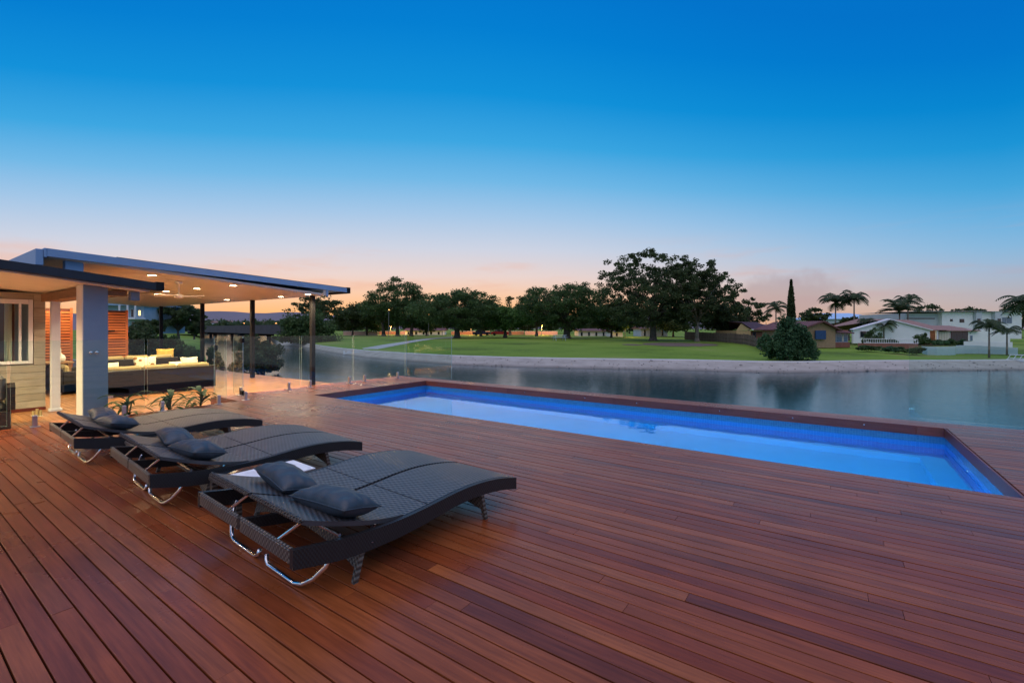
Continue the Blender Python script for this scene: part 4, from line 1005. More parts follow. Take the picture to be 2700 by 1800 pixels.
def tree_px(name, label, px, s, base_y, top_y, half_px, crown_bot_y, **kw):
    b = GS(px, s) if base_y is None else A(px, base_y, s)
    z0 = b.z; h = Z(top_y, s) - z0; cb = Z(crown_bot_y, s) - z0
    return tree(name, label, b, h, half_px/F_PX*s, h - max(cb, .3), **kw)
BIG = 'large spreading trees in the middle of the park'
tree_px('spreading_tree', 'tallest spreading park tree with forked trunk and sky showing through its crown', 1722, 65, None, 656, 168, 882, leaf=.27, clumps=520, per=82, seed=3, fol=fol_dark, trunk_r=.42, gap=.15, clump_r=.072, low=1.9, group=BIG)
tree_px('spreading_tree', 'spreading tree with a slim pale trunk beside the tallest park tree', 1838, 62, None, 676, 118, 880, leaf=.26, clumps=320, per=80, seed=9, fol=fol_dark, bark=m_bark_pale, trunk_r=.24, gap=.15, clump_r=.085, low=1.9, group=BIG)
tree_px('broad_tree', 'dense round tree with a short thick trunk behind the picnic table', 1494, 77.5, None, 740, 128, 878, leaf=.30, clumps=380, per=85, seed=5, fol=fol_mid, trunk_r=.55, gap=.15, clump_r=.115, group=BIG)
tree_px('broad_tree', 'dense broad tree standing alone near the end of the path', 1205, 79, None, 762, 126, 878, leaf=.30, clumps=360, per=85, seed=6, fol=fol_mid, trunk_r=.45, gap=.15, clump_r=.115, group=BIG)
tree_px('domed_tree', 'high domed tree with several trunks beside the roadside streak of walls', 1048, 100, None, 736, 104, 882, leaf=.35, clumps=350, per=85, seed=8, fol=fol_mid, trunk_r=.35, gap=.15, clump_r=.12, multi=3, group=BIG)
tree_px('small_tree', 'low bright green tree between two dense broad trees', 1332, 82, None, 806, 76, 878, leaf=.34, clumps=120, per=110, seed=10, fol=fol_bright, trunk_r=.28, gap=.2, clump_r=.22)
tree_px('airy_tree', 'thin airy tree behind the low bright green tree', 1345, 112, None, 776, 62, 845, leaf=.46, clumps=34, per=38, seed=12, fol=fol_dark, gap=.3, clump_r=.16)
tree_px('airy_tree', 'thin airy tree leaning against the dense round tree', 1415, 100, None, 768, 66, 872, leaf=.40, clumps=90, per=70, seed=13, fol=fol_dark, gap=.3, clump_r=.17)
tree_px('flat_topped_tree', 'open flat topped tree above the rounded bank shrub by the bridge', 838, 92, None, 778, 84, 850, leaf=.42, clumps=80, per=62, seed=14, fol=fol_dark, gap=.3, clump_r=.16)
tree_px('airy_tree', 'small ragged tree between the flat topped tree and the domed tree', 930, 105, None, 798, 56, 878, leaf=.42, clumps=80, per=80, seed=15, fol=fol_dark, gap=.3, clump_r=.2)
tree_px('airy_tree', 'ragged tree on the bridge side of the domed tree', 968, 108, None, 788, 62, 882, leaf=.42, clumps=110, per=90, seed=31, fol=fol_mid, gap=.2, clump_r=.2)
tree_px('small_tree', 'rounded tree joining the domed tree and the lone broad tree', 1125, 102, None, 796, 60, 882, leaf=.40, clumps=110, per=95, seed=16, fol=fol_mid, gap=.2, clump_r=.22)
tree_px('small_tree', 'rounded dark tree on the path side of the lone broad tree', 1268, 96, None, 782, 62, 880, leaf=.38, clumps=110, per=100, seed=17, fol=fol_dark, gap=.2, clump_r=.22)
tree_px('small_tree', 'shadowy tree under the tallest park tree, in front of the cream house', 1612, 84, None, 796, 78, 882, leaf=.36, clumps=120, per=100, seed=18, fol=fol_mid, gap=.2, clump_r=.2)
tree_px('small_tree', 'shadowy tree between the pale trunk and the paling fence', 1905, 66, None, 796, 72, 888, leaf=.32, clumps=120, per=100, seed=19, fol=fol_dark, gap=.2, clump_r=.2)
tree_px('airy_tree', 'open branching tree above the paling fence, next to the bungalow roof', 1975, 72, None, 786, 58, 866, leaf=.36, clumps=42, per=60, seed=20, fol=fol_dark, gap=.3, clump_r=.17)
tree_px('small_tree', 'shadowy tree filling the gap behind the two large trunks', 1775, 90, None, 808, 86, 886, leaf=.38, clumps=110, per=95, seed=21, fol=fol_dark, gap=.2, clump_r=.2)
ROAD = ['the pale pink wall by the bridge', 'the ragged tree', 'the domed tree', 'the white low house', 'the long orange wall', 'the red hatchback', 'the short orange wall', 'the added lamp at the pink wall', 'the cream low house', 'the small white shed', 'the orange lit leaves', 'the hidden pale house']
for k, px in enumerate((925, 1000, 1085, 1160, 1240, 1300, 1380, 1450, 1530, 1590, 1660, 1720)):
    tree_px('roadside_tree', 'dark roadside tree rising behind ' + ROAD[k], px, 135 + 12*(k % 3), None, 818 + 7*(k % 3), 56, 884, leaf=.5, clumps=70, per=90, seed=50+k, fol=fol_dark, gap=.1, clump_r=.26, group='dark trees along the far road')
def bush(name, label, base, rx, ry, h, leaf, n_cl, per, seed, fol=None, group=None, over=0.0, clump_r=.25, cat='bush', rot=YAW):
    rg = np.random.default_rng(seed); T = thing(name, label, cat, base, rot, group); pts = []
    C = []
    while len(C) < n_cl:
        q = rg.uniform(-1, 1, 3); q[2] = abs(q[2])
        if np.linalg.norm(q) > 1: continue
        q = q*(1 + .10*math.sin(4.3*math.atan2(q[2], q[0]) + seed) + .08*math.sin(9*q[0] + 2*seed))
        C.append((q[0]*rx*.84, q[1]*ry*.84, q[2]*h*.80 + .08*h + over))
    for c in C:
        e = rg.normal(size=(per,3)); e /= np.linalg.norm(e, axis=1)[:,None]; e *= rg.uniform(0, 1, size=(per,1))**.45; kk = rg.uniform(.5, 1.3)
        pts.append(np.array(c) + e*np.array([clump_r*rx, clump_r*ry, clump_r*h*.8])*kk)
    P = np.concatenate(pts); P = P[P[:,2] > .02 + over*.3]
    quads('crown', leaf_quads(P, leaf, rg), fol or fol_bush, T)
    rr = random.Random(seed); mb = MB()
    for k in range(9):
        c = Vector(C[rr.randrange(len(C))]); b0 = Vector((rr.uniform(-.25, .25)*rx, rr.uniform(-.25, .25)*ry, -.1))
        mb.tube([b0, b0.lerp(c, .5) + Vector((0, 0, .05*h)), c], max(.012, .022*h), 6, .006)
    mb.build('stem', m_bark, T, True); return T
b, s = G(808, 912.5); bush('bank_shrub', 'big rounded shrub on the river bank near the bridge', GS(808, 66), 92/F_PX*66, 3.0, 4.6, .34, 130, 120, 3, fol_mid, clump_r=.22)
bush('corner_bush', 'large glossy bush leaning over the end of the paling fence', GS(2082, 31.0), 80/F_PX*31, 1.3, 3.0, .17, 120, 120, 8, fol_bush, clump_r=.19)
bush('overhanging_bush', 'round dark bush overhanging the river beyond the pavilion posts', A(678, 865, 26) * 1.0 - Vector((0, 0, 2.55)), 74/F_PX*26, 1.6, 2.05, .18, 110, 100, 5, fol_dark, over=.1, clump_r=.2)
bush('waterside_bush', 'ragged bush at the water behind the long sofa', Vector((*A(566, 865, 27).xy, -1.15)), .5, .5, 1.5, .16, 36, 70, 6, fol_dark)

# cypress
def cypress(label, base, h, r, seed):
    rg = np.random.default_rng(seed); T = thing('cypress_tree', label, 'tree', base, YAW); n = 9000
    z = h*(.03 + .97*rg.uniform(0, 1, n)**.9); rad = r*np.clip(np.interp(z/h, [0, .1, .45, .75, .86, .92, 1], [.85, 1, .88, .55, .35, .12, .02]), 0, 1)
    a = rg.uniform(0, 2*math.pi, n); q = rg.uniform(0, 1, n)**.4
    P = np.stack([np.cos(a)*rad*q, np.sin(a)*rad*q, z], axis=1); V = leaf_quads(P, .26, rg)
    quads('crown', V, fol_dark, T); MB().tube([(0,0,-.1), (0,0,h*.9)], .14, 8, .02).build('trunk', m_bark, T)
cypress('tall narrow dark cypress rising behind the glossy bush', GS(2086, 55), Z(738, 55) - ground_z(2086, 55), 11/F_PX*55, 1)

# palms
def palm(label, base, h, frond=1.9, n=15, seed=1, tr=.10, lean=(0, 0), droop=1.0, group='garden palms across the river'):
    rr = random.Random(seed); T = thing('palm_tree', label, 'palm', base, YAW, group); top = Vector((lean[0], lean[1], h))
    MB().tube([(0,0,-.1), (lean[0]*.3, lean[1]*.3, h*.5), top], tr*1.15, 9, tr*.7).build('trunk', m_bark_pale, T, True)
    MB().tube([top - Vector((0,0,.05)), top + Vector((0,0,frond*.28))], tr*.85, 8, tr*.4).build('crownshaft', fol_palm, T, True)
    n = int(n*1.5)
    for k in range(n):
        a = 2*math.pi*k/n*1.5 + rr.uniform(-.25, .25); up = rr.uniform(.25, 1.9); L = frond*rr.uniform(.85, 1.1); dr = droop*rr.uniform(.55, .95)
        V = []; Fc = []; m = 12; d = Vector((math.cos(a), math.sin(a), 0)); sd_ = Vector((-math.sin(a), math.cos(a), 0)); P = []
        for i in range(m+1):
            q = i/m; P.append(top + Vector((0, 0, frond*.2)) + d*(L*(q - .18*q*q*dr)) + Vector((0, 0, L*(up*q - (up*.55+.75*dr)*q*q))))
        for i in range(1, m):
            p0, p1 = P[i], P[i+1]; ax = (p1-p0).normalized(); ll = L*.34*math.sin(math.pi*(.10+.86*i/m)); w = L*.050
            for sg in (-1, 1):
                tip = p0 + sd_*(sg*ll*.82) + ax*(ll*.45) - Vector((0, 0, ll*.42*dr)); o_ = len(V)
                V += [p0 - ax*w, p0 + ax*w, tip]; Fc.append((o_, o_+1, o_+2))
        mb = MB(); mb.add(V, Fc); mb.tube(P, .022*frond, 4, .004); mb.build('frond', fol_palm, T)
    return T
def palm_px(label, px, s, crown_y, base_y=None, cx=None, **kw):
    b = GS(px, s) if base_y is None else A(px, base_y, s); h = Z(crown_y, s) - b.z
    return palm(label, b, h, lean=(U(cx or px, s) - U(px, s), 0), **kw)
palm_px('tall feathery palm between the bungalow roof and the blue roof', 2203, 62, 808, frond=2.4, seed=1, n=17)
palm_px('tallest palm, its crown above the middle of the pale blue roof', 2252, 60, 800, frond=2.2, seed=2, n=15)
palm_px('short drooping palm half hidden next to the cypress', 2046, 64, 822, frond=2.0, seed=3, n=12)
palm_px('wide spiky palm clump behind the white gable ridge', 2372, 58, 830, frond=2.5, seed=4, n=18, droop=.5)
palm_px('leaning palm rising over the wide spiky palm clump', 2394, 60, 806, frond=2.1, seed=5, n=12)
palm_px('slender palm on the grass before the white retaining wall', 2608, 33, 872, frond=1.15, seed=6, n=15, tr=.06)
palm_px('slender palm behind the white retaining wall near the jetty', 2655, 36, 880, frond=1.15, seed=7, n=14, tr=.06)
palm_px('big dark palm crown at the end of the white two storey block', 2718, 38, 822, frond=2.2, seed=8, n=18, tr=.13)
palm_px('small palm hidden in the shrubs before the white gable wall', 2330, 50, 868, frond=1.5, seed=21, n=14)
palm_px('small palm in the shrubs beside the bungalow window', 2290, 52, 862, frond=1.5, seed=22, n=13)
palm_px('small palm head poking over the left bank house', 402, 60, 822, base_y=880, frond=2.2, seed=23, n=13, group='palms on the near bank')

# garden trees and shrubs on the far right
for k, (px, s, base, top, hp, lab) in enumerate(((2150, 80, 865, 808, 38, 'rounded tree behind the bungalow roof, next to the cypress'), (2300, 70, 872, 838, 40, 'leafy tree in front of the pale blue roof'), (2238, 66, 872, 836, 30, 'low leafy tree between the two tall palms'),
        (2440, 95, 862, 803, 45, 'dark tree top showing over the flat parapet, nearest the palms'), (2560, 95, 862, 805, 48, 'dark tree top showing over the middle of the flat parapet'), (2690, 80, 862, 800, 50, 'dark tree top at the far end of the flat parapet'))):
    tree_px('garden_tree', lab, px, s, None, top, hp, base, leaf=.4, clumps=42, per=75, seed=80+k, fol=fol_dark, gap=.2, clump_r=.22, group='garden trees among the far houses')
for k, (px, py, hp, hpx, lab) in enumerate(((2300, 905, 34, 38, 'loose green shrub beside the bungalow window'), (2345, 908, 24, 20, 'low dark shrub before the white gable wall'), (2432, 906, 16, 32, 'bright bush at the corner of the lit room'),
        (2478, 908, 20, 14, 'clipped dark bush under the lit room'), (2505, 909, 18, 16, 'clipped dark bush under the curtained window'), (2540, 909, 14, 15, 'small clipped bush by the dark sliding doors'),
        (2290, 922, 30, 14, 'ground hugging shrub at the foot of the bungalow'), (2360, 926, 38, 16, 'ground hugging shrub along the brick planter'), (2410, 930, 30, 16, 'dark shrub at the end of the brick planter'))):
    v, s = G(px, py + 6); s = min(s, 46); v = GS(px, s); v.z = Z(py, s) - .02
    bush('garden_shrub', lab, v, hp/F_PX*s, .9, hpx/F_PX*s, .16, 30, 60, 120+k, fol_bush if k % 2 else fol_mid, 'garden shrubs across the river')

# hedge and trees on the near left bank
bush('hedge', 'long clipped dark hedge beyond the pavilion', Vector((*A(442, 865, 26).xy, -.8)), 2.0, 1.0, 1.9, .16, 120, 110, 7, fol_mid, cat='hedge', clump_r=.16)
bush('hedge', 'dark leafy hedge beside the slatted screen', Vector((*A(370, 865, 25).xy, -.8)), 1.5, 1.0, 2.6, .17, 80, 100, 8, fol_dark, cat='hedge', clump_r=.2)
tree_px('bank_tree', 'broad flat topped tree on the near bank, seen between the pavilion posts', 470, 52, 892, 797, 62, 868, leaf=.3, clumps=70, per=95, seed=41, fol=fol_dark, gap=.2, clump_r=.2, group='trees on the near bank')
tree_px('bank_tree', 'dark low tree below the left bank house', 392, 45, 900, 838, 40, 890, leaf=.28, clumps=50, per=95, seed=42, fol=fol_dark, gap=.1, clump_r=.25, group='trees on the near bank')
tree_px('bank_tree', 'small dark tree leaning to the water near the bridge end', 512, 60, 892, 838, 26, 885, leaf=.3, clumps=36, per=80, seed=43, fol=fol_dark, gap=.1, clump_r=.25, group='trees on the near bank')
# far woodland that reads as one mass
rg = np.random.default_rng(77); P = []
for k in range(420):
    px = rg.uniform(300, 960); s = rg.uniform(260, 700); v = A(px, 865, s); r_ = rg.uniform(3, 6) * s/300
    e = rg.normal(size=(60,3)); e /= np.linalg.norm(e, axis=1)[:,None]; P.append(np.array([v.x, v.y, rg.uniform(1, 3.2)*s/260]) + e*np.array([r_, r_, r_*.7])*rg.uniform(.2, 1, size=(60,1)))
P = np.concatenate(P); ow = quads('distant_woodland', leaf_quads(P, 2.6, rg), fol_dark); tag(ow, kind='stuff')

# ------------------------------------------------------------------ bridge
B0, B1 = A(800, 865, 76), A(518, 865, 140)
bd = (B1 - B0); bl = bd.length; ba = math.atan2(bd.y, bd.x)
m_conc = mat('dark_bridge_concrete', (.05,.047,.05), (.07,.065,.07), rough=.9, scale=.5)
BR = thing('river_bridge', 'low dark concrete road bridge crossing the river on piers', 'bridge', (B0.x, B0.y, RZ), ba)
MB().box(-1, bl+30, -4, 4, 1.62, 2.35).build('deck', m_conc, BR)
for y_ in (-4, 3.75):
    MB().box(-1, bl+30, y_, y_+.25, 2.352, 3.15).build('parapet', m_conc, BR)
for x in (bl*.30, bl*.64, bl*.92):
    pr = MB().box(x-.9, x+.9, -3.2, 3.2, 1.0, 1.619).build('pier_cap', m_conc, BR)
    for y_ in (-2.4, 1.4): MB().lathe([(.42, -1.0), (.42, 1.0)], 12, (x, y_, 0)).build('pier', m_conc, BR)
m_sodium = emit('sodium_lamp', (1.0, 0.42, 0.12), 4.0)
m_pole = mat('galvanised_pole', (.12,.12,.12), rough=.6)
def street_lamp(label, px, s, lamp_y, base=None, power=0.0):
    b = GS(px, s) if base is None else Vector((*A(px, 865, s).xy, base)); h = Z(lamp_y, s) - b.z
    T = thing('street_lamp', label, 'street lamp', b, YAW, 'lit street lamps')
    MB().tube([(0, 0, -.05), (0, 0, h*.96), (.1, -.1, h)], .07, 8, .04).build('pole', m_pole, T)
    MB().bbox(-.05, .18, -.10, .05, h-.03, h+.05, .02).build('lamp_head', m_sodium, T)
    if power:
        ld = bpy.data.lights.new('street_light', 'POINT'); ld.energy = power; ld.color = (1, .5, .15); ld.shadow_soft_size = .25
        lo = bpy.data.objects.new('street_light', ld); col.objects.link(lo); lo.parent = T; lo.location = (.2, -.3, h-.2)
street_lamp('lit street lamp on the bridge, nearer the far town', 643, 112, 852, base=1.1)
street_lamp('lit street lamp on the bridge, nearer the bank shrub', 727, 94, 852, base=1.1)
street_lamp('lit street lamp inside the domed tree crown', 1025, 88, 817)
street_lamp('lit street lamp glowing between the domed tree and the lone broad tree', 1130, 98, 829, power=60)
street_lamp('lit street lamp against the edge of the lone broad tree', 1166, 96, 830)
street_lamp('lit street lamp turning the leaves orange beside the tallest tree', 1648, 86, 850, power=500)
street_lamp('added street lamp lighting the long orange wall', 1242, 114, 858, power=1100)  # this and the next two lamps are added to brighten the roadside walls
street_lamp('added street lamp lighting the pink wall', 1428, 112, 858, power=1100)
street_lamp('added street lamp lighting the orange wall by the three trunks', 1030, 116, 860, power=900)
street_lamp('lit street lamp behind the yellow gable by the paling fence', 2020, 78, 840, power=60)

# ------------------------------------------------------------------ buildings across the river
def house_root(name, label, px, s, zb, cat='house', group=None):
    v = A(px, 865, s); T = thing(name, label, cat, (v.x, v.y, zb), YAW, group); T['u0'] = U(px, s); return T
class HB:                                                # builds in sideways / depth / height of one sight depth
    def __init__(s, T, px, d, zb): s.T, s.u0, s.d, s.zb = T, U(px, d), d, zb
    def u(s, px): return U(px, s.d) - s.u0
    def z(s, py): return Z(py, s.d) - s.zb
    def box(s, name, m, px0, px1, y_top, y_bot, v0, v1, parent=None, b=.01):
        return MB().bbox(s.u(px0), s.u(px1), v0, v1, s.z(y_bot), s.z(y_top), b).build(name, m, parent or s.T)
    def window(s, px0, px1, y_top, y_bot, glass, v=-.02, mull=1, fr=None, name='window'):
        f = fr or m_white; w = s.box(name, f, px0, px1, y_top, y_bot, v-.03, v+.02)
        iw = (px1-px0); e = min(1.0, iw*.08)
        n = mull+1
        for i in range(n):
            a = px0 + e + (iw-2*e)*i/n + (e*.3 if i else 0); c = px0 + e + (iw-2*e)*(i+1)/n - (e*.3 if i < n-1 else 0)
            s.box('pane', glass, a, c, y_top+e, y_bot-e, v-.036, v-.031, w, .001)
        return w
m_brick = mat('tan_brick', (.30,.20,.11), (.36,.25,.14), rough=.9, scale=5, bump=.3)
m_brick_red = mat('red_brick', (.22,.09,.065), (.28,.12,.085), rough=.9, scale=6, bump=.3)
m_roof_red = mat('red_brown_tiles', (.11,.045,.045), (.15,.062,.058), rough=.8, scale=4, bump=.5)
m_roof_brown = mat('weathered_terracotta_tiles', (.24,.145,.12), (.30,.19,.155), rough=.85, scale=4, bump=.6, bscale=14)
m_roof_blue = mat('pale_blue_metal_roof', (.42,.58,.80), (.48,.64,.84), rough=.35, scale=1)
m_wall_white = mat('white_render', (.74,.79,.76), (.80,.84,.81), rough=.85, scale=1.2)
m_wall_cool = mat('pale_grey_render', (.46,.52,.54), (.52,.58,.60), rough=.85, scale=1)
m_wglass = mat('dark_window_glass', (.010,.014,.02), (.02,.026,.034), rough=.05, spec=.8)
m_bluepane = mat('blue_reflecting_glass', (.05,.13,.20), (.09,.20,.28), rough=.08, spec=.9)
m_awning = mat('blue_awning', (.012,.05,.14), (.018,.065,.17), rough=.7)
m_litwin = emit('lit_window', (1.0, .62, .22), 1.6); m_tv = emit('bright_screen', (.9, 1.0, .75), 3.5)
# 1 tan brick bungalow
zb = ground_z(2200, 46) - .05; T = house_root('bungalow', 'tan brick bungalow with dark red tiled roof and blue awning', 2200, 46, zb); h = HB(T, 2200, 46, zb)
h.box('wall', m_brick, 2110, 2203, 866, 917, 0, 7); h.box('wall', m_brick_red, 2203.2, 2254, 870, 917, .9, 7)
h.box('brick_plinth', m_brick_red, 2203.4, 2253, 903, 916.5, .6, .899)
w = h.window(2204, 2252, 877, 903, m_bluepane, .86, 2); h.box('curtain', m_curtain, 2213, 2216, 879, 901, .80, .82, w); h.box('curtain', m_curtain, 2236, 2240, 879, 901, .80, .82, w)
h.window(2150, 2170, 872, 893, m_wglass, -.02, 0); h.box('awning', m_awning, 2146, 2173, 871, 894, -.30, -.12)
mb = MB(); mb.prism([(h.u(2098), h.z(869)), (h.u(2160), h.z(846)), (h.u(2168), h.z(846)), (h.u(2214), h.z(870)), (h.u(2214), h.z(873)), (h.u(2165), h.z(849)), (h.u(2098), h.z(872))], 'y', -.45, 8); mb.build('roof', m_roof_red, T)
mb = MB(); mb.prism([(h.u(2112), h.z(867)), (h.u(2163), h.z(849.5)), (h.u(2203), h.z(867))], 'y', .02, .10); mb.build('gable', m_brick, T)
mb = MB(); mb.add([(h.u(2206), .25, h.z(874)), (h.u(2258), .25, h.z(877)), (h.u(2240), 5, h.z(852)), (h.u(2175), 5, h.z(846)), (h.u(2206), .25, h.z(876.5)), (h.u(2258), .25, h.z(879.5)), (h.u(2258), 7, h.z(876)), (h.u(2206), 7, h.z(876))], [(0,1,2,3), (4,5,1,0), (1,5,6,2), (7,6,5,4), (3,2,6,7)]); mb.build('roof', m_roof_red, T)
# 2 yellow gabled house behind the fence
zb = ground_z(1985, 58) - .05; T = house_root('cottage', 'cottage with a yellow gable and dark maroon roof behind the paling fence', 1985, 58, zb); h = HB(T, 1985, 58, zb)
h.box('wall', mat('yellow_render', (.42,.30,.13), (.48,.35,.16), rough=.9), 1942, 1980, 872, 905, 0, 6); h.box('wall', m_brick_red, 1980.2, 2040, 872, 905, .5, 6)
mb = MB(); mb.prism([(h.u(1942), h.z(872)), (h.u(1955), h.z(853)), (h.u(1980), h.z(869))], 'y', -.01, .12); mb.build('gable', mat('yellow_gable', (.46,.33,.14), (.5,.37,.17), rough=.9), T)
mb = MB(); mb.add([(h.u(1953), -.2, h.z(850)), (h.u(1982), -.2, h.z(868)), (h.u(2045), -.2, h.z(868)), (h.u(2035), 3.5, h.z(848)), (h.u(1955), 3.5, h.z(846)), (h.u(1982), 6, h.z(868)), (h.u(2045), 6, h.z(868))], [(0,1,2,3,4), (4,3,6,5), (1,5,6,2)]); mb.build('roof', mat('maroon_tiles', (.045,.018,.028), (.06,.024,.034), rough=.7, scale=4, bump=.5), T)
h.box('gutter', m_white, 1980, 2044, 867.5, 870, -.30, -.20); h.window(1990, 1998, 876, 892, m_wglass, .47, 0, mat('blue_frame', (.08,.16,.24)))
# 3 white gabled house with tiled wings
S3 = 50; zb = ground_z(2440, S3) - .1; T = house_root('gabled_house', 'low white gabled house with long brown tiled roof', 2440, S3, zb); h = HB(T, 2440, S3, zb)
mb = MB(); mb.prism([(h.u(2250), h.z(905)), (h.u(2250), h.z(868)), (h.u(2343), h.z(842)), (h.u(2452), h.z(871)), (h.u(2452), h.z(905))], 'y', 0, .25); mb.build('gable_wall', m_wall_white, T)
mb = MB(); mb.prism([(h.u(2246), h.z(867.5)), (h.u(2343), h.z(840)), (h.u(2455), h.z(869.5)), (h.u(2455), h.z(871.5)), (h.u(2343), h.z(843)), (h.u(2246), h.z(870))], 'y', -.25, .3); mb.build('barge_board', m_white, T)
mb = MB(); mb.add([(h.u(2345), .2, h.z(841)), (h.u(2455), .2, h.z(870)), (h.u(2512), .2, h.z(870)), (h.u(2502), 5, h.z(841)), (h.u(2352), 5, h.z(838)), (h.u(2512), 9, h.z(868)), (h.u(2250), 9, h.z(868)), (h.u(2250), 5, h.z(866))], [(0,1,2,3,4), (3,2,5), (4,3,5,6), (0,4,7)]); mb.build('roof', m_roof_brown, T)
mb = MB(); mb.add([(h.u(2498), .6, h.z(871)), (h.u(2602), .6, h.z(871)), (h.u(2594), 4, h.z(857.5)), (h.u(2505), 4, h.z(857)), (h.u(2498), .6, h.z(873)), (h.u(2602), .6, h.z(873)), (h.u(2602), 6, h.z(871)), (h.u(2498), 6, h.z(871))], [(0,1,2,3), (4,5,1,0), (7,6,5,4), (1,5,6,2), (3,2,6,7)]); mb.build('roof', m_roof_brown, T)
h.box('wall', m_wall_white, 2452.2, 2486, 869, 905, 2.0, 6); h.box('wall', m_brick_red, 2486.3, 2492, 870, 905, .8, 6); h.box('wall', m_wall_white, 2492.2, 2578, 872.5, 905, .9, 6); h.box('wall', m_wall_white, 2578.2, 2690, 868, 906, 1.0, 6)
h.box('lit_recess', m_litwin, 2442, 2458, 875, 895, 1.9, 1.95); h.box('bright_screen', m_tv, 2455, 2475, 881, 889, 1.86, 1.89); h.box('porch_post', m_white, 2481, 2486, 871, 904, .5, .7); h.box('lit_recess', m_wglass, 2458.5, 2480, 872, 898, 1.93, 1.97)
h.window(2494, 2524, 873.5, 900, m_curtain, .87, 3, m_brick_red); h.window(2527, 2573, 874, 900, m_wglass, .87, 2, m_roof_red); h.window(2580, 2588, 884, 899, m_bluepane, .97, 0)
h.box('terrace', m_brick_red, 2438, 2470, 899, 907, -.4, 1.8); h.window(2266, 2300, 872, 890, m_wglass, -.03, 1)
# 4 white two storey block
S4 = 62; zb = ground_z(2550, S4) - .1; T = house_root('two_storey_block', 'white flat roofed two storey house with small dark upper windows', 2550, S4, zb); h = HB(T, 2550, S4, zb)
h.box('wall', m_wall_white, 2484, 2566, 823, 893, 0, 9); h.box('wall', m_wall_cool, 2398, 2483.8, 825.5, 893, .6, 9); h.box('wall', m_wall_cool, 2566.2, 2582, 822.5, 893, -.4, 9); h.box('wall', m_wall_white, 2582.2, 2614, 823, 893, 0, 9); h.box('wall', m_wall_cool, 2614.2, 2632, 821.5, 893, -.5, 9); h.box('wall', m_wall_white, 2632.2, 2694, 824, 893, 0, 9)
h.box('clerestory', m_wglass, 2400, 2475, 838, 840.5, .55, .62); h.box('parapet_cap', m_white, 2396, 2696, 820.8, 821.45, -.6, 9.1)
for a, c, y0, y1, v in ((2505, 2512, 841, 847, 0), (2530, 2542, 841, 850, 0), (2569, 2577, 840, 852, -.4), (2620, 2628, 840, 852, -.5)): h.window(a, c, y0, y1, m_wglass, v-.01, 0, m_black)
h.window(2638, 2668, 836, 853, m_bluepane, -.01, 1, m_wall_cool)
# 5 pale blue roofed house behind
S5 = 85; zb = 0; T = house_root('blue_roofed_house', 'house with a pale blue metal hip roof behind the palms', 2250, S5, zb); h = HB(T, 2250, S5, zb)
h.box('wall', m_wall_cool, 2175, 2335, 840, 866, 0, 9)
mb = MB(); mb.add([(h.u(2164), -.5, h.z(841)), (h.u(2345), -.5, h.z(840)), (h.u(2290), 5, h.z(823)), (h.u(2205), 5, h.z(823)), (h.u(2345), 10, h.z(840)), (h.u(2164), 10, h.z(841))], [(0,1,2,3), (1,4,2), (2,4,5,3), (3,5,0), (0,5,4,1)]); mb.build('roof', m_roof_blue, T)
h.window(2212, 2226, 843, 853, m_bluepane, -.02, 1)
# 6 houses behind the park trees
for k, (px0, px1, y0, y1, s, mm, lab) in enumerate(((1525, 1602, 872, 889, 100, m_cream, 'cream low house glimpsed under the shadowy trees'), (1615, 1642, 874, 890, 92, m_wall_white, 'small white shed beside the cream low house'), (1068, 1168, 871, 885, 118, m_wall_white, 'white low house behind the domed tree trunks'), (1690, 1760, 866, 889, 96, m_wall_cool, 'pale house hidden behind the tallest park tree'))):
    zb = ground_z((px0+px1)/2, s) - .1; T = house_root('low_house', lab, (px0+px1)/2, s, zb); h = HB(T, (px0+px1)/2, s, zb)
    h.box('wall', mm, px0, px1, y0, y1+3, 0, 6)
    mb = MB(); mb.prism([(-.6, h.z(y0)-.02), (3, h.z(y0-6)), (6.6, h.z(y0)-.02)], 'x', h.u(px0)-.4, h.u(px1)+.4); mb.build('roof', m_roof_red, T)
    n = max(1, int((px1-px0)//18))
    for i in range(n):
        a = px0 + (px1-px0)*(i+.3)/n; h.window(a, a+6, y0+3, y1-3, m_wglass, -.02, 0)
# roadside walls, orange and pink glow of the road lights put into their colour
m_orange_glow = mat('orange_glow_wall', (.55,.24,.12), (.62,.28,.15), rough=.9, scale=.5); m_pink_glow = mat('pink_glow_wall', (.60,.34,.28), (.66,.40,.34), rough=.9, scale=.5)
for px0, px1, s, mm, lab in ((1000, 1052, 122, m_orange_glow, 'roadside wall in painted orange glow behind the three trunked domed tree'), (1055, 1074, 122, m_pink_glow, 'roadside wall in painted pink glow beside the white low house'), (1190, 1292, 120, m_orange_glow, 'long orange roadside wall behind the lone broad tree'), (1335, 1382, 120, m_orange_glow, 'short orange roadside wall behind the low bright tree'), (1384, 1470, 118, m_pink_glow, 'pink roadside wall behind the dense round tree'), (905, 996, 112, m_pink_glow, 'pale pink roadside wall nearest the bridge')):
    px = (px0+px1)/2; zb = ground_z(px, s) - .05; T = house_root('roadside_wall', lab, px, s, zb, 'wall'); h = HB(T, px, s, zb)
    h.box('panel', mm, px0, px1, 873.5, 884, 0, .25); h.box('coping', m_white, px0-.3, px1+.3, 872.8, 873.4, -.05, .3)
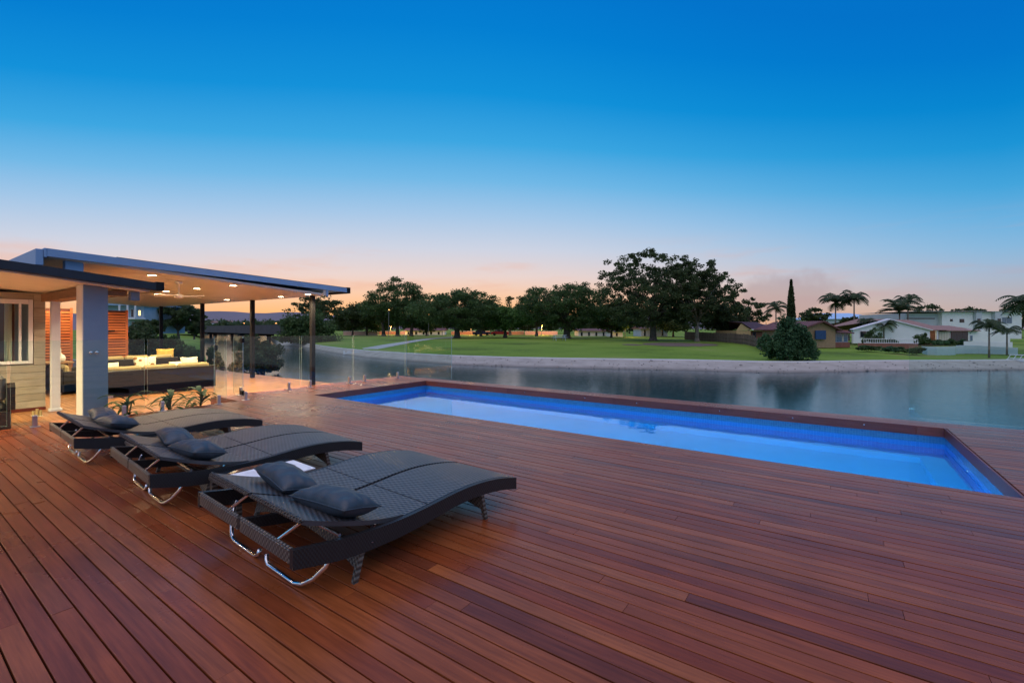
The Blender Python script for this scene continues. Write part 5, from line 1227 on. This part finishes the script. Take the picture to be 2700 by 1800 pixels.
# parked cars by the road
def car(label, px, s, mm):
    b = GS(px, s); T = thing('parked_car', label, 'car', b, YAW, 'cars parked beside the park road')
    MB().prism([(-2.1,.28), (2.1,.28), (2.15,.62), (1.95,.82), (1.0,.90), (-1.2,.92), (-2.1,.86)], 'y', -.85, .85).build('body', mm, T)
    MB().prism([(-1.45,.90), (1.0,.89), (.45,1.38), (-1.05,1.42)], 'y', -.74, .74).build('cabin', m_wglass, T)
    for x in (-1.3, 1.3):
        for y in (-.86, .70):
            o = MB().lathe([(.12, 0), (.31, 0), (.31, .16), (.12, .16)], 14).build('wheel', m_black, T); o.location = (x, y+.16, .31); o.rotation_euler = (R(90), 0, 0)
car('red hatchback parked behind the low bright green tree', 1318, 108, mat('red_car_paint', (.30,.012,.015), rough=.25, coat=.6))
car('dark blue car parked before the orange wall', 1270, 108, mat('navy_car_paint', (.015,.02,.05), rough=.25, coat=.6))
# picnic table
b, s = G(1475, 897.5); T = thing('picnic_table', 'pale blue picnic table with benches on the lawn', 'picnic table', b, YAW + R(10))
m_pic = mat('pale_blue_paint', (.42,.55,.60), (.5,.62,.66), rough=.6)
MB().bbox(-1.0, 1.0, -.38, .38, .72, .77, .01).build('table_top', m_pic, T)
for y in (-.75, .75): MB().bbox(-1.0, 1.0, y-.13, y+.13, .43, .47, .01).build('bench', m_pic, T)
for x in (-.7, .7):
    MB().tube([(x, -.8, 0), (x, -.25, .72)], .04, 6).tube([(x, .8, 0), (x, .25, .72)], .04, 6).tube([(x, -.8, .42), (x, .8, .42)], .04, 6).build('leg_frame', m_pic, T)

# ------------------------------------------------------------------ paling fence by the park
FN = [(2080, 30.2), (2062, 32.2), (2040, 35.5), (2020, 39.5), (2003, 44), (1990, 49), (1960, 54), (1925, 58), (1885, 62), (1840, 66), (1805, 70)]
c = GS(2080, 30.2); PF = thing('paling_fence', 'weathered timber paling fence along the edge of the park', 'fence', c)
mb = MB(); rr = random.Random(2); mr_ = MB(); pieces = []
for (pa_, sa), (pb_, sb) in zip(FN[:-1], FN[1:]):
    a, b = GS(pa_, sa), GS(pb_, sb); d = b-a; L = d.length; d.normalize(); n = Vector((-d.y, d.x, 0)); k = int(L/.125)
    for i in range(k):
        p0 = a + d*(i*.125) + Vector((0, 0, (b.z-a.z)*i/k)); pieces.append((p0, d, n, rr.uniform(.86, .93) if sa < 46 else rr.uniform(1.15, 1.22)))
    for zz in (.25, .68):
        q0, q1 = a - c + n*.03, b - c + n*.03; V = [q0 + Vector((0,0,zz)), q1 + Vector((0,0,zz)), q1 + Vector((0,0,zz+.08)), q0 + Vector((0,0,zz+.08))]; V += [v + n*.04 for v in V]
        mr_.add(V, [(0,1,2,3), (7,6,5,4), (0,4,5,1), (1,5,6,2), (2,6,7,3), (3,7,4,0)])
m_pal = timber('weathered_paling', [(.16,.13,.10),(.22,.18,.135),(.19,.15,.11),(.13,.11,.09)], rough=.9, axis='z', spec=.2)
mb = MB(); rnd = []
pal_me = MB().prism([(0, 0), (.118, 0), (.118, .97), (.09, 1), (.028, 1), (0, .97)], 'y', -.01, .01).mesh('paling'); pal_me.materials.append(m_pal)
for i, (p0, d, n, hh) in enumerate(pieces):
    if i < 110:
        o = link('paling', pal_me, None, PF); o.location = p0 - c - Vector((0, 0, .03)); o.rotation_euler = (0, 0, math.atan2(d.y, d.x)); o.scale = (1, 1, hh)
    else:
        V = []; q = p0 - c
        for e in (0, .118): V += [q + d*e - n*.01, q + d*e + n*.01, q + d*e + n*.01 + Vector((0,0,hh)), q + d*e - n*.01 + Vector((0,0,hh))]
        mb.add(V, [(0,1,2,3), (7,6,5,4), (0,4,5,1), (1,5,6,2), (2,6,7,3), (3,7,4,0)]); rnd += [rr.random()]*8
fr_ = mb.build('far_palings', m_pal, PF); fr_['kind'] = 'stuff'; fr_.data.attributes.new('rnd', 'FLOAT', 'POINT').data.foreach_set('value', rnd)
mr_.build('rail', m_pal, PF)

# ------------------------------------------------------------------ retaining walls, railing, jetty on the right bank
def ret_wall(label, pts, s_list, y_top, y_bot, mm, name='retaining_wall'):
    c = A(pts[0], 865, s_list[0]); zb = Z(y_bot[0], s_list[0]); T = thing(name, label, 'wall', (c.x, c.y, zb - .3)); V = []
    for px, s, yt, yb in zip(pts, s_list, y_top, y_bot):
        for off in (0, .25):
            a = A(px, yt, s + off); b = A(px, yb, s + off); V += [(a.x-c.x, a.y-c.y, Z(yt, s)-zb+.3), (b.x-c.x, b.y-c.y, Z(yb, s)-zb-.1)]
    m_ = MB(); n = len(pts); Fc = []
    for i in range(n-1):
        o = i*4; Fc += [(o, o+1, o+5, o+4), (o+2, o+6, o+7, o+3), (o, o+4, o+6, o+2)]
    Fc += [(0, 2, 3, 1), (4*n-4, 4*n-3, 4*n-1, 4*n-2)]
    m_.add(V, Fc); m_.build('wall_face', mm, T); return T
m_aqua = mat('pale_aqua_render', (.42,.56,.58), (.50,.63,.65), rough=.8, scale=1)
ret_wall('curved pale aqua retaining wall below the terrace', [2430, 2445, 2470, 2500, 2520], [38, 36.5, 36, 36, 36.5], [913, 914, 914.5, 914, 913], [918, 925, 928, 928, 926], m_aqua)
ret_wall('long pale aqua retaining wall behind the slender palms', [2520.5, 2545, 2580, 2620, 2660, 2684], [37.4, 38, 38, 37.5, 37, 36.8], [911, 910, 911, 914, 916, 917], [920, 920, 922, 926, 930, 931], m_aqua)
ret_wall('upper white boundary wall above the long aqua wall', [2541, 2600, 2670], [44, 44, 44], [900, 901, 902], [912, 913, 914], m_wall_white)
ret_wall('low red brick planter wall in front of the white gabled house', [2262, 2320, 2370, 2420], [45, 44.5, 44, 43.5], [904.5, 905, 906, 907], [916, 919, 922, 924], m_brick_red)
RL = thing('garden_railing', 'white metal railing on top of the brick planter wall', 'railing', A(2280, 905, 44.9))
c = RL.location.copy()
def at_rel(px, py, s): return A(px, py, s) - c
for py in (893, 903.5): MB().tube([at_rel(2278, py, 44.9), at_rel(2420, py+1.5, 43.7)], .03, 6).build('rail', m_white, RL)
for i in range(25):
    px = 2278 + i*142/24; s = 44.9 - 1.2*i/24; MB().tube([at_rel(px, 893 + 1.5*i/24, s), at_rel(px, 905.2 + 1.5*i/24, s)], .022, 5).build('baluster', m_white, RL)
JT = thing('jetty_rail', 'pale metal pontoon ramp and rail at the river edge', 'jetty', A(2690, 955, 31)); c = JT.location.copy()
for y0, y1 in ((935, 937), (944, 948)): MB().tube([at_rel(2662, y0, 31), at_rel(2760, y1, 29)], .03, 6).build('rail', m_white, JT)
for px in (2664, 2680, 2696, 2712, 2728, 2744): MB().tube([at_rel(px, 936, 31-(px-2664)/50), at_rel(px-8, 947, 31-(px-2664)/50)], .022, 5).build('brace', m_white, JT)
MB().tube([at_rel(2655, 948, 31.2), at_rel(2770, 960, 29)], .07, 6).build('stringer', m_white, JT)
# blue house on the near left bank
S7 = 48; T = house_root('bank_house', 'pale blue two storey house on the near bank beyond the slatted screen', 365, S7, -.5); h = HB(T, 365, S7, -.5)
m_bluewall = mat('pale_blue_weatherboard', (.24,.36,.46), (.30,.42,.52), rough=.7, scale=2)
h.box('wall', m_bluewall, 250, 380, 806, 880, 0, 6)
h.box('roof', m_blue_fascia, 240, 388, 800, 806, -.8, 6.5); h.box('balcony_floor', m_white, 338, 384, 838, 842, -1.4, 0); 
for px in (341, 362, 382): h.box('balcony_post', m_white, px, px+2.5, 806, 838, -1.35, -1.2)
h.window(346, 354, 815, 836, m_wglass, -.02, 0); h.window(366, 372, 818, 832, m_litwin, -.02, 0); h.window(348, 356, 848, 866, m_wglass, -.02, 0)
for k, (px, s, y0, y1, w) in enumerate(((418, 120, 862, 872, 12), (600, 420, 846, 858, 12), (560, 380, 848, 857, 14), (690, 520, 850, 858, 8))):
    T = house_root('far_house', ['pale far house between the near bank trees', 'grey far town house beyond the bridge, tallest of the three', 'far town house with pale roof nearest the third post', 'small far town house above the bridge near the bank shrub'][k], px, s, -1.5 if k else -.6); h = HB(T, px, s, -1.5 if k else -.6)
    h.box('wall', m_wall_cool, px-w/2, px+w/2, y0+3, y1+6, 0, 6); mb = MB(); mb.prism([(h.u(px-w/2)-.5, h.z(y0+3)), (0, h.z(y0-2)), (h.u(px+w/2)+.5, h.z(y0+3))], 'y', -.5, 6.5); mb.build('roof', m_roof_brown, T)
